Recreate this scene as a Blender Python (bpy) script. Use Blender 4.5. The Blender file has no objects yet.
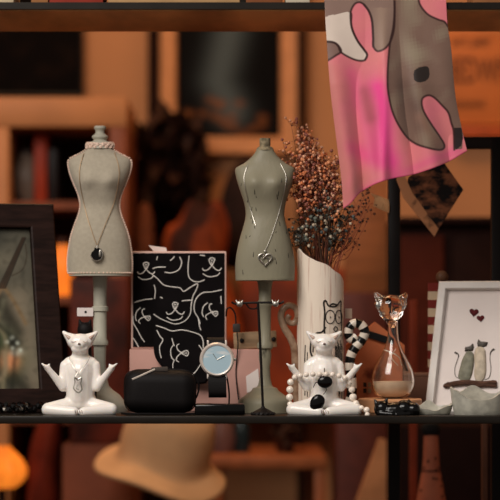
import bpy, bmesh, math, random
import numpy as np
from mathutils import Vector, Matrix, noise
PI = math.pi
sc = bpy.context.scene
COL = sc.collection
rnd = random.Random(7)

# ------------------------------------------------------------------ measuring
D0, CX, CZ, HOR = 2.5, 0.25, 0.095, 321.0      # camera distance to shelf edge, camera x / z, horizon row
def S(y): return (D0 + y) / D0
def X(px, y): return CX + (px - 250) * .001 * S(y)
def Z(py, y): return CZ + (HOR - py) * .001 * S(y)

# ------------------------------------------------------------------ materials
def lin(c):
    c = [v / 255 for v in c]
    return tuple(v / 12.92 if v <= .04045 else ((v + .055) / 1.055) ** 2.4 for v in c)
_m = {}
def mat(name, col, rough=.6, metal=0, var=.12, vscale=40, bump=.0, bscale=200, coat=0, trans=0, ior=1.45,
        emis=0, col2=None, stretch=(1, 1, 1), sub=0, spec=.22, attr=None, alpha=1, thresh=None, sheen=0):
    if name in _m: return _m[name]
    m = bpy.data.materials.new(name); m.use_nodes = True; _m[name] = m
    nt = m.node_tree; N = nt.nodes; L = nt.links
    b = N['Principled BSDF']
    b.inputs['Roughness'].default_value = rough; b.inputs['Metallic'].default_value = metal
    b.inputs['IOR'].default_value = ior
    b.inputs['Coat Weight'].default_value = coat; b.inputs['Coat Roughness'].default_value = .08
    b.inputs['Transmission Weight'].default_value = trans
    b.inputs['Specular IOR Level'].default_value = spec
    b.inputs['Sheen Weight'].default_value = sheen
    if sub:
        b.inputs['Subsurface Weight'].default_value = sub
        b.inputs['Subsurface Radius'].default_value = (.004, .003, .002)
        b.inputs['Subsurface Scale'].default_value = 1
    tc = N.new('ShaderNodeTexCoord'); mp = N.new('ShaderNodeMapping'); mp.inputs['Scale'].default_value = stretch
    L.new(tc.outputs['Object'], mp.inputs['Vector'])
    nz = N.new('ShaderNodeTexNoise'); nz.inputs['Scale'].default_value = vscale; nz.inputs['Detail'].default_value = 5
    L.new(mp.outputs[0], nz.inputs['Vector'])
    if attr:
        a = N.new('ShaderNodeAttribute'); a.attribute_name = attr
        hs = N.new('ShaderNodeMixRGB'); hs.blend_type = 'MULTIPLY'; hs.inputs[0].default_value = var
        L.new(a.outputs['Color'], hs.inputs[1]); L.new(nz.outputs['Fac'], hs.inputs[2]); L.new(hs.outputs[0], b.inputs['Base Color'])
    else:
        c = lin(col)
        rp = N.new('ShaderNodeValToRGB'); L.new(nz.outputs['Fac'], rp.inputs[0])
        if col2 is None:
            lo = tuple(v * (1 - var) for v in c); hi = tuple(min(1, v * (1 + var)) for v in c)
        else: lo, hi = lin(col2), c
        a0, a1 = thresh or (.35, .65)
        rp.color_ramp.elements[0].position = a0; rp.color_ramp.elements[1].position = a1
        rp.color_ramp.elements[0].color = (*lo, 1); rp.color_ramp.elements[1].color = (*hi, 1)
        L.new(rp.outputs[0], b.inputs['Base Color'])
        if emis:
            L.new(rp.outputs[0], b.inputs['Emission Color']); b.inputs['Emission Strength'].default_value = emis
    if bump:
        n2 = N.new('ShaderNodeTexNoise'); n2.inputs['Scale'].default_value = bscale; n2.inputs['Detail'].default_value = 4
        L.new(mp.outputs[0], n2.inputs['Vector'])
        bp = N.new('ShaderNodeBump'); bp.inputs['Strength'].default_value = bump; bp.inputs['Distance'].default_value = .001
        L.new(n2.outputs['Fac'], bp.inputs['Height']); L.new(bp.outputs[0], b.inputs['Normal'])
    return m

# ------------------------------------------------------------------ geometry builder
def catmull(pts, n=8):
    P = [Vector(p) for p in pts]; out = []
    P = [2 * P[0] - P[1]] + P + [2 * P[-1] - P[-2]]
    for i in range(1, len(P) - 2):
        for k in range(n):
            t = k / n; a, b, c, d = P[i - 1], P[i], P[i + 1], P[i + 2]
            out.append(.5 * ((2 * b) + (c - a) * t + (2 * a - 5 * b + 4 * c - d) * t * t + (3 * b - a - 3 * c + d) * t ** 3))
    out.append(P[-2]); return out

class B:
    def __init__(s): s.bm = bmesh.new()
    def _tag(s, faces, mi, smooth):
        for f in faces: f.material_index = mi; f.smooth = smooth
    def box(s, c, size, bev=0, rot=None, mi=0, seg=2):
        r = bmesh.ops.create_cube(s.bm, size=1)
        vs = r['verts']
        M = Matrix.Translation(c) @ (rot.to_4x4() if rot is not None else Matrix()) @ Matrix.Diagonal((*size, 1))
        bmesh.ops.transform(s.bm, matrix=M, verts=vs)
        fs = list({f for v in vs for f in v.link_faces})
        if bev:
            es = list({e for v in vs for e in v.link_edges})
            r = bmesh.ops.bevel(s.bm, geom=es, offset=bev, segments=seg, affect='EDGES', profile=.5)
            fs = list(set([f for f in fs if f.is_valid] + r['faces']))
        s._tag(fs, mi, bool(bev)); return s
    def rings(s, rings, closed_u=True, cap=True, mi=0, smooth=True, close_v=False):
        V = [[s.bm.verts.new(p) for p in r] for r in rings]; fs = []
        n = len(V[0]); m = len(V)
        for i in range(m if close_v else m - 1):
            A, C = V[i], V[(i + 1) % m]
            for j in range(n if closed_u else n - 1):
                k = (j + 1) % n
                fs.append(s.bm.faces.new((A[j], A[k], C[k], C[j])))
        if cap and not close_v:
            fs.append(s.bm.faces.new(V[0][::-1])); fs.append(s.bm.faces.new(V[-1]))
        s._tag(fs, mi, smooth); return s
    def lathe(s, prof, c=(0, 0, 0), ry=1, seg=32, mi=0, cap=True, smooth=True):
        R = []
        for r, z in prof:
            r = max(r, 1e-5)
            R.append([(c[0] + r * math.cos(2 * PI * j / seg), c[1] + ry * r * math.sin(2 * PI * j / seg), c[2] + z) for j in range(seg)])
        return s.rings(R, cap=cap, mi=mi, smooth=smooth)
    def tube(s, pts, r, seg=8, mi=0, cap=True, close=False):
        P = [Vector(p) for p in pts]; n = len(P); R = []
        up = None
        for i in range(n):
            t = (P[(i + 1) % n if close else min(i + 1, n - 1)] - P[i - 1 if close else max(i - 1, 0)])
            if t.length < 1e-9: t = Vector((0, 0, 1))
            t.normalize()
            if up is None:
                up = t.orthogonal().normalized()
            up = (up - t * up.dot(t))
            up = up.normalized() if up.length > 1e-6 else t.orthogonal().normalized()
            w = t.cross(up); rr = r[i] if isinstance(r, (list, tuple)) else r
            R.append([P[i] + (up * math.cos(2 * PI * j / seg) + w * math.sin(2 * PI * j / seg)) * rr for j in range(seg)])
        return s.rings(R, cap=cap, mi=mi, close_v=close)
    def ball(s, c, r, mi=0, seg=12, rot=None, flat=False):
        if not hasattr(r, '__len__'): r = (r, r, r)
        q = bmesh.ops.create_uvsphere(s.bm, u_segments=seg, v_segments=max(4, seg * 2 // 3), radius=1) if not flat else bmesh.ops.create_icosphere(s.bm, subdivisions=1, radius=1)
        vs = q['verts']
        bmesh.ops.transform(s.bm, matrix=Matrix.Translation(c) @ (rot.to_4x4() if rot is not None else Matrix()) @ Matrix.Diagonal((*r, 1)), verts=vs)
        s._tag({f for v in vs for f in v.link_faces}, mi, not flat); return s
    def caps(s, a, b, r1, r2, seg=14, mi=0):
        a, b = Vector(a), Vector(b); t = (b - a); l = t.length; t.normalize(); u = t.orthogonal().normalized(); w = t.cross(u)
        R = []
        for k in range(1, 6):
            an = PI / 2 * k / 6; R.append((a - t * r1 * math.cos(an), r1 * math.sin(an)))
        R.append((a, r1)); R.append((b, r2))
        for k in range(5, 0, -1):
            an = PI / 2 * k / 6; R.append((b + t * r2 * math.cos(an), r2 * math.sin(an)))
        return s.rings([[c + (u * math.cos(2 * PI * j / seg) + w * math.sin(2 * PI * j / seg)) * r for j in range(seg)] for c, r in R], mi=mi)
    def prism(s, poly, y0, y1, mi=0, smooth=False, bev=0):
        """outline in x,z extruded in y"""
        n = len(poly)
        a = [s.bm.verts.new((p[0], y0, p[1])) for p in poly]; b = [s.bm.verts.new((p[0], y1, p[1])) for p in poly]
        fs = [s.bm.faces.new(a), s.bm.faces.new(b[::-1])]
        for i in range(n): fs.append(s.bm.faces.new((a[i], b[i], b[(i + 1) % n], a[(i + 1) % n])))
        bmesh.ops.recalc_face_normals(s.bm, faces=fs)
        if bev:
            es = [e for e in {e for f in fs[:2] for e in f.edges}]
            r = bmesh.ops.bevel(s.bm, geom=es, offset=bev, segments=2, affect='EDGES')
            fs = [f for f in fs if f.is_valid] + r['faces']
        s._tag(fs, mi, smooth); return s
    def mesh(s, name):
        me = bpy.data.meshes.new(name); bmesh.ops.recalc_face_normals(s.bm, faces=s.bm.faces[:]); s.bm.to_mesh(me); s.bm.free()
        if any(p.use_smooth for p in me.polygons): me.set_sharp_from_angle(angle=math.radians(42))
        return me

def fuse(b, voxel, it=6):
    """melt overlapping shapes of a builder into one continuous skin"""
    me = bpy.data.meshes.new('tmp'); b.bm.to_mesh(me); b.bm.free()
    o = bpy.data.objects.new('tmp', me); COL.objects.link(o)
    m = o.modifiers.new('r', 'REMESH'); m.mode = 'VOXEL'; m.voxel_size = voxel
    m = o.modifiers.new('s', 'SMOOTH'); m.factor = .5; m.iterations = it
    dg = bpy.context.evaluated_depsgraph_get(); dg.update()
    r = bpy.data.meshes.new_from_object(o.evaluated_get(dg))
    bpy.data.objects.remove(o); bpy.data.meshes.remove(me)
    for p in r.polygons: p.use_smooth = True
    return r

def link(name, me, mats, parent=None, loc=(0, 0, 0), rot=(0, 0, 0)):
    if isinstance(me, B): me = me.mesh(name)
    me.name = name
    o = bpy.data.objects.new(name, me); COL.objects.link(o)
    for m in (mats if isinstance(mats, (list, tuple)) else [mats]): me.materials.append(m)
    o.parent = parent; o.location = loc; o.rotation_euler = rot
    return o
def tag(o, label, cat, group=None, kind=None):
    o['label'] = label; o['category'] = cat
    if group: o['group'] = group
    if kind: o['kind'] = kind
    return o
class T:
    """a thing: an Empty at its base; local helpers measure off the photograph at its depth"""
    def __init__(s, name, label, cat, px, y, z0=0, group=None, rot=(0, 0, 0)):
        s.px, s.y, s.z0, s.k = px, y, z0, S(y) * .001
        s.o = bpy.data.objects.new(name, None); COL.objects.link(s.o); s.o.empty_display_size = .01
        s.o.location = (X(px, y), y, z0); s.o.rotation_euler = rot; tag(s.o, label, cat, group)
    def x(s, px): return (px - s.px) * s.k
    def z(s, py): return Z(py, s.y) - s.z0
    def p(s, px, py, dy=0): return (s.x(px), dy, s.z(py))
    def part(s, name, b, mats, parent=None, label=None, kind=None):
        o = link(name, b, mats, parent or s.o)
        if label: o['label'] = label
        if kind: o['kind'] = kind
        return o
def single(name, b, mats, label, cat, loc=(0, 0, 0), rot=(0, 0, 0), group=None, kind=None):
    return tag(link(name, b, mats, None, loc, rot), label, cat, group, kind)
def struct(name, b, mats, loc=(0, 0, 0)):
    o = link(name, b, mats, None, loc); o['kind'] = 'structure'; return o

# painted sheets: the colours of a print or painting, worked out per point
def inpoly(PX, PY, poly):
    r = np.zeros(PX.shape, bool); n = len(poly)
    for i in range(n):
        x1, y1 = poly[i]; x2, y2 = poly[(i + 1) % n]
        if y1 == y2: continue
        c = ((y1 > PY) != (y2 > PY)) & (PX < (x2 - x1) * (PY - y1) / (y2 - y1) + x1)
        r ^= c
    return r
def dline(PX, PY, pts):
    d = np.full(PX.shape, 1e9)
    for (x1, y1), (x2, y2) in zip(pts[:-1], pts[1:]):
        L2 = (x2 - x1) ** 2 + (y2 - y1) ** 2 + 1e-9
        t = np.clip(((PX - x1) * (x2 - x1) + (PY - y1) * (y2 - y1)) / L2, 0, 1)
        d = np.minimum(d, np.hypot(PX - x1 - t * (x2 - x1), PY - y1 - t * (y2 - y1)))
    return d
def sm(pts, n=6): return [(v.x, v.y) for v in catmull([(p[0], p[1], 0) for p in pts], n)]
def over(C, col, a):
    a = np.clip(a, 0, 1)[..., None]; return C * (1 - a) + np.array(lin(col)) * a
def sheet_mesh(P, C, thick=0):
    """P: (n,m,3) points, C: (n,m,3) colours; returns a mesh (with a back side if thick)"""
    n, m, _ = P.shape
    idx = np.arange(n * m).reshape(n, m)
    q = np.stack([idx[:-1, :-1], idx[:-1, 1:], idx[1:, 1:], idx[1:, :-1]], -1).reshape(-1, 4)
    V = P.reshape(-1, 3); Cc = C.reshape(-1, 3)
    if thick:
        V2 = V + np.array([0, thick, 0]); o = n * m
        rim = np.concatenate([idx[0, :], idx[1:, -1], idx[-1, -2::-1], idx[-2:0:-1, 0]])
        rq = np.stack([rim, rim + o, np.roll(rim, -1) + o, np.roll(rim, -1)], -1)
        q = np.concatenate([q, q[:, ::-1] + o, rq]); V = np.concatenate([V, V2]); Cc = np.concatenate([Cc, Cc])
    me = bpy.data.meshes.new('sheet'); me.from_pydata(V.tolist(), [], q.tolist())
    a = me.color_attributes.new('paint', 'FLOAT_COLOR', 'POINT')
    a.data.foreach_set('color', np.concatenate([Cc, np.ones((len(Cc), 1))], 1).astype(np.float32).ravel())
    for p in me.polygons: p.use_smooth = True
    return me
def nfield(PX, PY, s, seed=0):
    f = np.vectorize(lambda a, b: noise.noise(Vector((a / s, b / s, seed)))); return f(PX, PY)

# ------------------------------------------------------------------ materials used
M_porc = mat('white_glazed_porcelain', (246, 238, 230), .3, spec=.45, coat=.35, var=.03, sub=.15)
M_ink = mat('black_ink', (28, 24, 24), .5)
M_silver = mat('silver', (188, 182, 172), .38, 1, var=.1, vscale=300)
M_blackgloss = mat('gloss_black', (8, 6, 6), .16, spec=.4)
M_blackmat = mat('matte_black', (17, 13, 13), .6, spec=.2, bump=.15, bscale=900)
M_blackmetal = mat('black_metal', (20, 14, 12), .5, spec=.2)
M_grayfab = mat('grey_linen', (168, 158, 140), .9, var=.05, vscale=260, bump=.35, bscale=1500, sheen=.2)
M_beadtrim = mat('pale_bead_trim', (222, 194, 176), .5, var=.15, vscale=500)
M_greystand = mat('pale_grey_paint', (178, 174, 158), .5, var=.06, vscale=60, bump=.2)
M_green = mat('distressed_green_grey_paint', (136, 130, 110), .4, col2=(70, 66, 54), vscale=60, thresh=(.27, .33), stretch=(1, 1, .35), bump=.3, bscale=300)
M_cork = mat('weathered_wood', (128, 116, 92), .8, var=.4, vscale=250)
M_vase = mat('cream_ceramic', (234, 218, 200), .45, col2=(196, 160, 144), vscale=170, stretch=(2.2, 2.2, .1), thresh=(.3, .45), bump=.3, bscale=200)
M_tail = mat('glazed_beige', (164, 136, 112), .35, col2=(120, 88, 66), vscale=120, coat=.4)
M_whiteglaze = mat('white_glaze', (214, 200, 184), .35, coat=.4, var=.05)
M_glass = mat('clear_glass', (255, 250, 244), .02, trans=1, var=0, ior=1.47, spec=.5)
M_pearl = mat('pearl', (250, 234, 218), .2, spec=.5, coat=.6, var=.06, vscale=90)
M_pink = mat('pink_card', (196, 150, 138), .7, var=.05)
M_pinkedge = mat('pale_pink_card', (216, 180, 168), .7, var=.05)
M_line = mat('white_print', (225, 218, 210), .6, var=.06)
M_chalk = mat('black_card', (14, 10, 11), .8, var=.3, spec=.1)
M_darkwood = mat('dark_brown_wood', (34, 20, 16), .5, spec=.12, var=.4, vscale=30, stretch=(1, 1, 6), bump=.15)
M_white = mat('white_painted_wood', (214, 208, 202), .5, var=.05)
M_paper = mat('white_paper', (226, 214, 208), .8, var=.02)
M_frost = mat('frosted_grey_glass', (196, 192, 178), .38, var=.18, vscale=120, trans=.25, bump=.2, bscale=150)
M_shelf = mat('dark_lacquered_shelf', (30, 25, 20), .35, spec=.25, var=.25, vscale=20)
M_under = mat('painted_glass_reflection', (255, 190, 120), .4, col2=(90, 42, 24), vscale=7, spec=.5, thresh=(.35, .62), stretch=(1.2, .3, 1))  # room light showing in the glass shelf, put into a brightened brown mottle
M_paint = mat('printed_paint', (0, 0, 0), .8, spec=.05, attr='paint', var=.15, vscale=300)
M_brownwood = mat('warm_brown_wood', (142, 84, 48), .5, var=.22, vscale=12, stretch=(1, 1, 5))

# ================================================================== SETTING
Mw = mat('warm_plaster', (178, 122, 82), .85, var=.08, vscale=3)
YW = 1.7
struct('wall_back', B().box((.3, YW + .05, .3), (4.4, .1, 2.6)), Mw)
struct('wall_left', B().box((-1.75, .8, .3), (.1, 1.9, 2.6)), Mw)
struct('wall_right', B().box((2.35, .8, .3), (.1, 1.9, 2.6)), Mw)
struct('ceiling', B().box((.3, .8, 1.55), (4.2, 1.9, .1)), Mw)
struct('floor', B().box((.3, -.6, -1.05), (5.5, 5.2, .1)), mat('brown_floor_boards', (96, 58, 38), .5, var=.25, vscale=6, stretch=(8, 1, 1)))

# shelves
def shelf(name, label, ztop, px0, px1, hh, under):
    b = B().box((.25, .0925, ztop - hh / 2), (1.74, .185, hh), .0012)
    s = single(name, b, [M_shelf], label, 'shelf')
    if under:
        u = link('underside_reflection', B().box((.25, .094, ztop - hh - .0006), (1.73, .18, .0012)), M_under, s); u['label'] = 'underside with glass reflections painted as brown mottling'
        link('front_edge', B().box((.25, -.0008, ztop - hh / 2), (1.74, .0016, hh)), M_shelf, s)
    return s
shelf('display_shelf', 'long dark shelf carrying the figurines, busts and frames', 0, 0, 0, .0078, False)
ZT = Z(2.5, 0)
shelf('display_shelf', 'upper dark shelf along the top with reflections painted brown on its underside', ZT, 0, 0, .0066, True)
for sx, lb in ((-.635, 'dark wooden upright holding the shelves at the shop wall end'), (1.135, 'dark wooden upright holding the shelves at the door end')):
    single('shelf_upright', B().box((0, 0, 0), (.03, .2, 2.5)), M_darkwood, lb, 'upright', (sx, .1, .25))

# things on the upper shelf (only their feet show)
for px0, px1, c, lb in ((-20, 17, (190, 170, 140), 'cream box on the upper shelf, nearest the left frame edge'), (34, 51, (150, 100, 60), 'narrow tan box on the upper shelf beside the red box'),
                        (52, 105, (140, 50, 36), 'red box on the upper shelf'), (110, 240, (176, 138, 96), 'wide tan box on the upper shelf'),
                        (246, 282, (130, 76, 44), 'brown box on the upper shelf between tan and white boxes'), (285, 309, (200, 186, 164), 'small white box on the upper shelf next to the scarf'),
                        (470, 520, (150, 96, 58), 'brown box on the upper shelf right of the scarf')):
    y = .05; w = (px1 - px0) * S(y) * .001
    t = T('gift_box', lb, 'box', (px0 + px1) / 2, y, ZT)
    m = mat('box_card_%d' % px0, c, .7)
    t.part('body', B().box((0, 0, .03), (w, .07, .06), .001), m); t.part('lid', B().box((0, 0, .068), (w + .002, .072, .016), .001), m)

# black rack behind the shelf
yR = .23
t = T('display_rack', 'black metal rack standing behind the shelf with posts and a top bar', 'rack', 394, yR, -1.0)
def post(px0, px1): return B().box((t.x((px0 + px1) / 2), 0, (Z(137, yR) + 1) / 2), ((px1 - px0) * t.k, .014, Z(137, yR) + 1), .001)
t.part('post', post(388, 400), M_blackmetal); t.part('post', post(491, 504), M_blackmetal)
t.part('top_bar', B().box((t.x(446), 0, t.z(143)), (116 * t.k, .0135, 12 * t.k), .001), mat('black_brown_bar', (34, 22, 17), .45))

# ================================================================== SCARF
def scarf():
    nu, nv = 230, 380
    yS = -.003
    u = np.linspace(0, 1, nu)[None, :].repeat(nv, 0); v = np.linspace(0, 1, nv)[:, None].repeat(nu, 1)
    def interp(pts, t):
        a = np.array(pts, float); return np.interp(t, a[:, 0], a[:, 1])
    # bottom edge as y(x); left and right edges as x(y)
    bot = sm([(343, 209), (350, 204), (360, 193), (374, 185), (392, 179), (412, 175), (432, 169), (450, 161), (467, 151)], 8)
    lf = sm([(324, -60), (324.5, 0), (326.5, 40), (330, 90), (336, 140), (341, 180), (343, 209)], 8)
    rt = sm([(444, -60), (446, 0), (447.5, 26), (451, 50), (455, 95), (461, 126), (467, 151)], 8)
    def along(pts, t):
        a = np.array(pts); d = np.concatenate([[0], np.cumsum(np.hypot(*np.diff(a, axis=0).T))]); d /= d[-1]
        return np.interp(t, d, a[:, 0]), np.interp(t, d, a[:, 1])
    Lx, Ly = along(lf, v); Rx, Ry = along(rt, v); Bx, By = along(bot, u); 
    Tx = 324 + 120 * u; Ty = np.full_like(u, -60.)
    # Coons patch
    PX = (1 - u) * Lx + u * Rx + (1 - v) * Tx + v * Bx - ((1 - u) * (1 - v) * 324 + u * (1 - v) * 444 + (1 - u) * v * 343 + u * v * 467)
    PY = (1 - u) * Ly + u * Ry + (1 - v) * Ty + v * By - ((1 - v) * -60 + (1 - u) * v * 209 + u * v * 151)
    C = np.zeros(PX.shape + (3,)) + np.array(lin((222, 128, 130)))
    nf = nfield(PX[::6, ::6], PY[::6, ::6], 22, 3); nf = np.kron(nf, np.ones((6, 6)))[:PX.shape[0], :PX.shape[1]]
    C = over(C, (226, 112, 138), (.5 + nf * 1.2) * .45)
    d = dline(PX, PY, sm([(352, 75), (362, 115), (372, 145), (392, 172)])); C = over(C, (236, 78, 142), np.exp(-(d / 8) ** 2) * .5)
    d = dline(PX, PY, sm([(377, 88), (382, 108), (384, 140), (390, 162)])); C = over(C, (240, 70, 150), np.exp(-(d / 10) ** 2) * .9)
    d = dline(PX, PY, [(352, 148), (378, 162)]); C = over(C, (232, 70, 140), np.exp(-(d / 9) ** 2) * .6)
    d = dline(PX, PY, [(352, 198), (400, 174), (458, 150)]); C = over(C, (226, 84, 140), np.exp(-(d / 5) ** 2) * .5)
    d = dline(PX, PY, [(364, 92), (370, 118)]); C = over(C, (172, 84, 96), np.exp(-(d / 7) ** 2) * .7)
    d = dline(PX, PY, sm([(328, 70), (336, 130), (344, 195), (360, 180)])); C = over(C, (196, 120, 112), np.exp(-(d / 9) ** 2) * .8)
    Bw = (132, 110, 98)
    pinkf = sm([(373, 47), (373, 40), (372, 22), (369, 12), (364, 5), (359, 2.5), (354, 5), (350.5, 13), (351, 24), (353, 32), (358, 42), (364, 50), (367, 55), (365, 60)])
    brown2 = sm([(364, 5), (369, 12), (372, 22), (373, 38), (373, 46), (376, 51), (380, 51.5), (386, 48), (391, 40), (394, 28), (394.5, 10), (394, -10)])
    cream = sm([(325, 17), (340, 14), (350.5, 13), (351, 24), (353, 32), (358, 42), (364, 50), (367, 55), (365, 60), (360, 61), (352, 59), (341, 53), (338, 47), (333, 43), (320, 42)])
    smallb = sm([(320, 42), (325, 42), (333, 43), (338, 46), (341, 52), (336, 56), (328, 61), (320, 64)])
    big = sm([(394, -10), (394.5, 10), (393, 28), (390, 42), (388, 60), (387, 80), (388, 95), (393, 115), (403, 133), (415, 144), (428, 149), (438, 150.5), (443, 149), (444, 145), (440, 138), (430, 124), (423, 112), (421, 103), (423, 98), (429, 96), (435, 99), (442, 106), (448, 113), (451, 123), (453.5, 132), (454, 150)])
    tr = sm([(418, -10), (418.5, 0), (421, 7), (428, 15), (438, 20), (444, 22), (448, 27)])
    q = PY < 2 + 0 * PX
    topb = [(300, -80), (396, -80), (394, 10), (390, 20), (373, 30)] 
    nb = nf * .5 + .3
    m = inpoly(PX, PY, [(300, -90), (400, -90), (394, 0), (394, 28), (391, 40), (386, 48), (380, 51.5), (376, 51), (373, 46), (373, 38), (372, 22), (369, 12), (364, 5), (359, 2.5), (354, 5), (350.5, 13), (340, 14), (325, 17), (300, 18)])
    C = over(C, Bw, m * .96)
    C = over(C, (158, 132, 114), m * np.exp(-((PX - 381) / 7) ** 2) * (PY > 8) * .7)
    C = over(C, (218, 204, 190), inpoly(PX, PY, cream) * .95)
    C = over(C, (120, 98, 88), inpoly(PX, PY, smallb) * .95)
    bigpoly = big + [(454, 150), (462, 149), (463, 132), (480, 128), (480, 30)] + tr[::-1] + [(418, -90), (394, -90)]
    m = inpoly(PX, PY, bigpoly)
    C = over(C, (116, 94, 80), m * .96)
    C = over(C, (152, 138, 116), m * np.clip(nf * 1.3 + .35 - np.abs(PX - 415) / 60, 0, 1) * .8)
    C = over(C, (92, 68, 60), m * np.exp(-(dline(PX, PY, [(404, 85), (420, 125)]) / 8) ** 2) * .6)
    C = over(C, (142, 102, 86), m * np.exp(-(dline(PX, PY, [(420, 118), (436, 142)]) / 6) ** 2) * .6)
    blot = inpoly(PX, PY, sm([(414, 71), (419, 68), (427, 67), (429, 72), (428, 79), (422, 83), (415, 82), (413, 77), (414, 71)]))
    C = over(C, (34, 26, 24), blot * .97)
    blot = inpoly(PX, PY, [(454, 128), (461, 128), (463, 138), (461, 146), (456, 150), (453.5, 146)])
    C = over(C, (38, 28, 28), blot * .97)
    for ln in (pinkf, brown2, cream[12:], smallb[5:], big, tr):
        C = over(C, (52, 26, 24), np.clip(1.55 - dline(PX, PY, ln), 0, 1) * .95)
    C = over(C, (190, 40, 100), np.clip(1.6 - dline(PX, PY, bot), 0, 1) * .6)
    fold = .006 * np.sin(u * 9 + v * 1.5) * (.3 + v) + .0035 * np.sin(u * 21 + 2 - v * 3) * v + .012 * (u - .5) ** 2
    fold *= np.clip((PY + 5) / 90, 0, 1)
    fold = -np.abs(fold)
    fold += np.clip(PY / 60, 0, 1) * -.004 * np.exp(-((PX - 384) / 5) ** 2) * v
    fold -= .002
    P = np.stack([CX + (PX - 250) * .001 * S(yS), yS + fold + np.clip(-PY, 0, 99) * .001, CZ + (HOR - np.clip(PY, 0, 999)) * .001 * S(yS) - np.clip(-PY / 10, 0, 1) * .001], -1)
    P[..., 0] -= X(390, yS); P[..., 1] -= yS; P[..., 2] -= Z(0, yS)
    me = sheet_mesh(P, C, .0008)
    m = mat('painted_silk', (0, 0, 0), .42, attr='paint', var=.12, vscale=60, sheen=.3, bump=.1, bscale=400)
    single('scarf', me, m, 'pink and grey painted silk scarf hanging over the upper shelf edge', 'scarf', (X(390, yS), yS, Z(0, yS)))
scarf()

# ================================================================== LEFT DARK FRAME
def leaning_frame(name, label, px, y, w, h, bd, depth, lean, yaw, mats, right_anchor):
    t = T(name, label, 'picture frame', px, y, .0, rot=(-lean, 0, yaw))
    x0 = -w if right_anchor else 0
    # frame as four mitred rails in one ring
    def ring(o, yy): return [(x0 + o, yy, o), (x0 + w - o, yy, o), (x0 + w - o, yy, h - o), (x0 + o, yy, h - o)]
    R = [ring(.0, depth), ring(.0, .0015), ring(.0015, 0), ring(bd * .94, 0), ring(bd, .0006), ring(bd, depth)]
    t.part('frame', B().rings(R, cap=False, close_v=True, smooth=False), mats)
    return t, x0
lean, yaw = math.radians(15), math.radians(18)
w, h, bd = .172, .227, .0262
t, x0 = leaning_frame('picture_frame', 'dark brown wooden picture frame leaning on the shelf with a misty grey painting', 67, .092, w, h, bd, .016, lean, yaw, M_darkwood, True)
nx, nz = 150, 210
gu = np.linspace(0, 1, nx)[None, :].repeat(nz, 0); gv = np.linspace(0, 1, nz)[:, None].repeat(nx, 1)
PW, PH = w - 2 * bd, h - 2 * bd
Xp = x0 + bd + gu * PW; Zp = h - bd - gv * PH
IX = 31 + 9 * gv - (1 - gu) * PW * 1000 * .9; IY = 230 + gv * 156          # photo coordinates of the painting
n1 = nfield(IX, IY, 28, 1); n2 = nfield(IX, IY, 7, 5)
C = np.zeros(IX.shape + (3,)) + np.array(lin((88, 84, 72)))
C = over(C, (52, 52, 46), np.clip((265 - IY) / 45 + n1, 0, 1) * .8)
C = over(C, (146, 132, 110), np.exp(-(dline(IX, IY, [(20, 300), (36, 380)]) / 14) ** 2) * .6)
C = over(C, (120, 112, 94), np.exp(-(dline(IX, IY, [(-20, 262), (12, 262)]) / 9) ** 2) * .5)
figp = sm([(-70, 390), (-60, 320), (-30, 290), (-4, 286), (4, 287), (12, 294), (22, 318), (27, 345), (24, 372), (10, 390)])
for (a_, c_, w_s) in (((-10, 300), (10, 372), 13), ((2, 300), (20, 330), 7), ((-40, 320), (-20, 380), 20), ((14, 372), (26, 384), 7)):
    C = over(C, (40, 38, 30), np.exp(-(dline(IX, IY, [a_, c_]) / w_s) ** 2) * .75)
C = over(C, (112, 108, 88), np.exp(-(dline(IX, IY, sm([(6, 300), (2, 318), (10, 330)])) / 3) ** 2) * .6)
C = over(C, (128, 104, 74), np.exp(-(dline(IX, IY, sm([(5, 286), (14, 298), (22, 312), (27, 322)])) / 2.2) ** 2) * .8)
C = over(C, (140, 112, 82), np.exp(-(dline(IX, IY, sm([(0, 318), (-2, 300), (5, 286)])) / 2.4) ** 2) * .7)
for k in range(7):
    C = over(C, (70, 54, 42) if k % 2 else (34, 28, 24), np.exp(-(dline(IX, IY, [(26 + k * .5 - 2, 239), (4 + k * 1.1 - 3, 288)]) / .8) ** 2) * .85)
C = over(C, (60, 48, 38), np.exp(-(dline(IX, IY, sm([(27, 245), (28, 258), (24, 270), (14, 276)])) / .7) ** 2) * .7)
C = over(C, (70, 82, 56), np.exp(-(np.hypot(IX - 3, IY - 340) / 13) ** 2) * .8)
C = over(C, (92, 104, 72), np.exp(-(np.hypot((IX - 14), IY - 357) / 13) ** 2) * .9)
C = over(C, (214, 142, 96), np.exp(-(np.hypot(IX - 12, IY - 358) / 8.5) ** 2) * 1.2)
C = over(C, (206, 196, 172), np.exp(-(np.hypot(IX - 18, (IY - 350) * 1.6) / 6) ** 2) * .8)
C = over(C, (26, 24, 22), np.exp(-(np.hypot(IX - 15, (IY - 341) * 1.3) / 8) ** 2) * .9)
for a_, c_ in ((9, 340), (14, 336), (19, 341), (15, 346), (22, 348)): C = over(C, (196, 200, 182), np.exp(-(np.hypot(IX - a_, IY - c_) / 2) ** 2) * .9)
for q_ in range(5): C = over(C, (136, 126, 98) if q_ % 2 else (40, 40, 32), np.exp(-(dline(IX, IY, sm([(-30 + q_ * 8, 300 + q_ * 6), (-16 + q_ * 8, 330 + q_ * 3), (-22 + q_ * 9, 386)])) / 2.6) ** 2) * .6)
C = over(C, (150, 132, 104), np.exp(-(dline(IX, IY, sm([(-12, 384), (0, 378), (8, 366), (6, 350)])) / 3) ** 2) * .6)
C = over(C, (30, 30, 26), np.clip(n2 * 1.3, 0, 1) * .35)
t.part('painting', sheet_mesh(np.stack([Xp, np.full_like(Xp, .007), Zp], -1), C, .002), mat('oil_paint', (0, 0, 0), .6, spec=.1, attr='paint', var=.1))
t.part('backboard', B().box((x0 + w / 2, .0135, h / 2), (w - .01, .002, h - .01)), M_darkwood)

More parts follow.
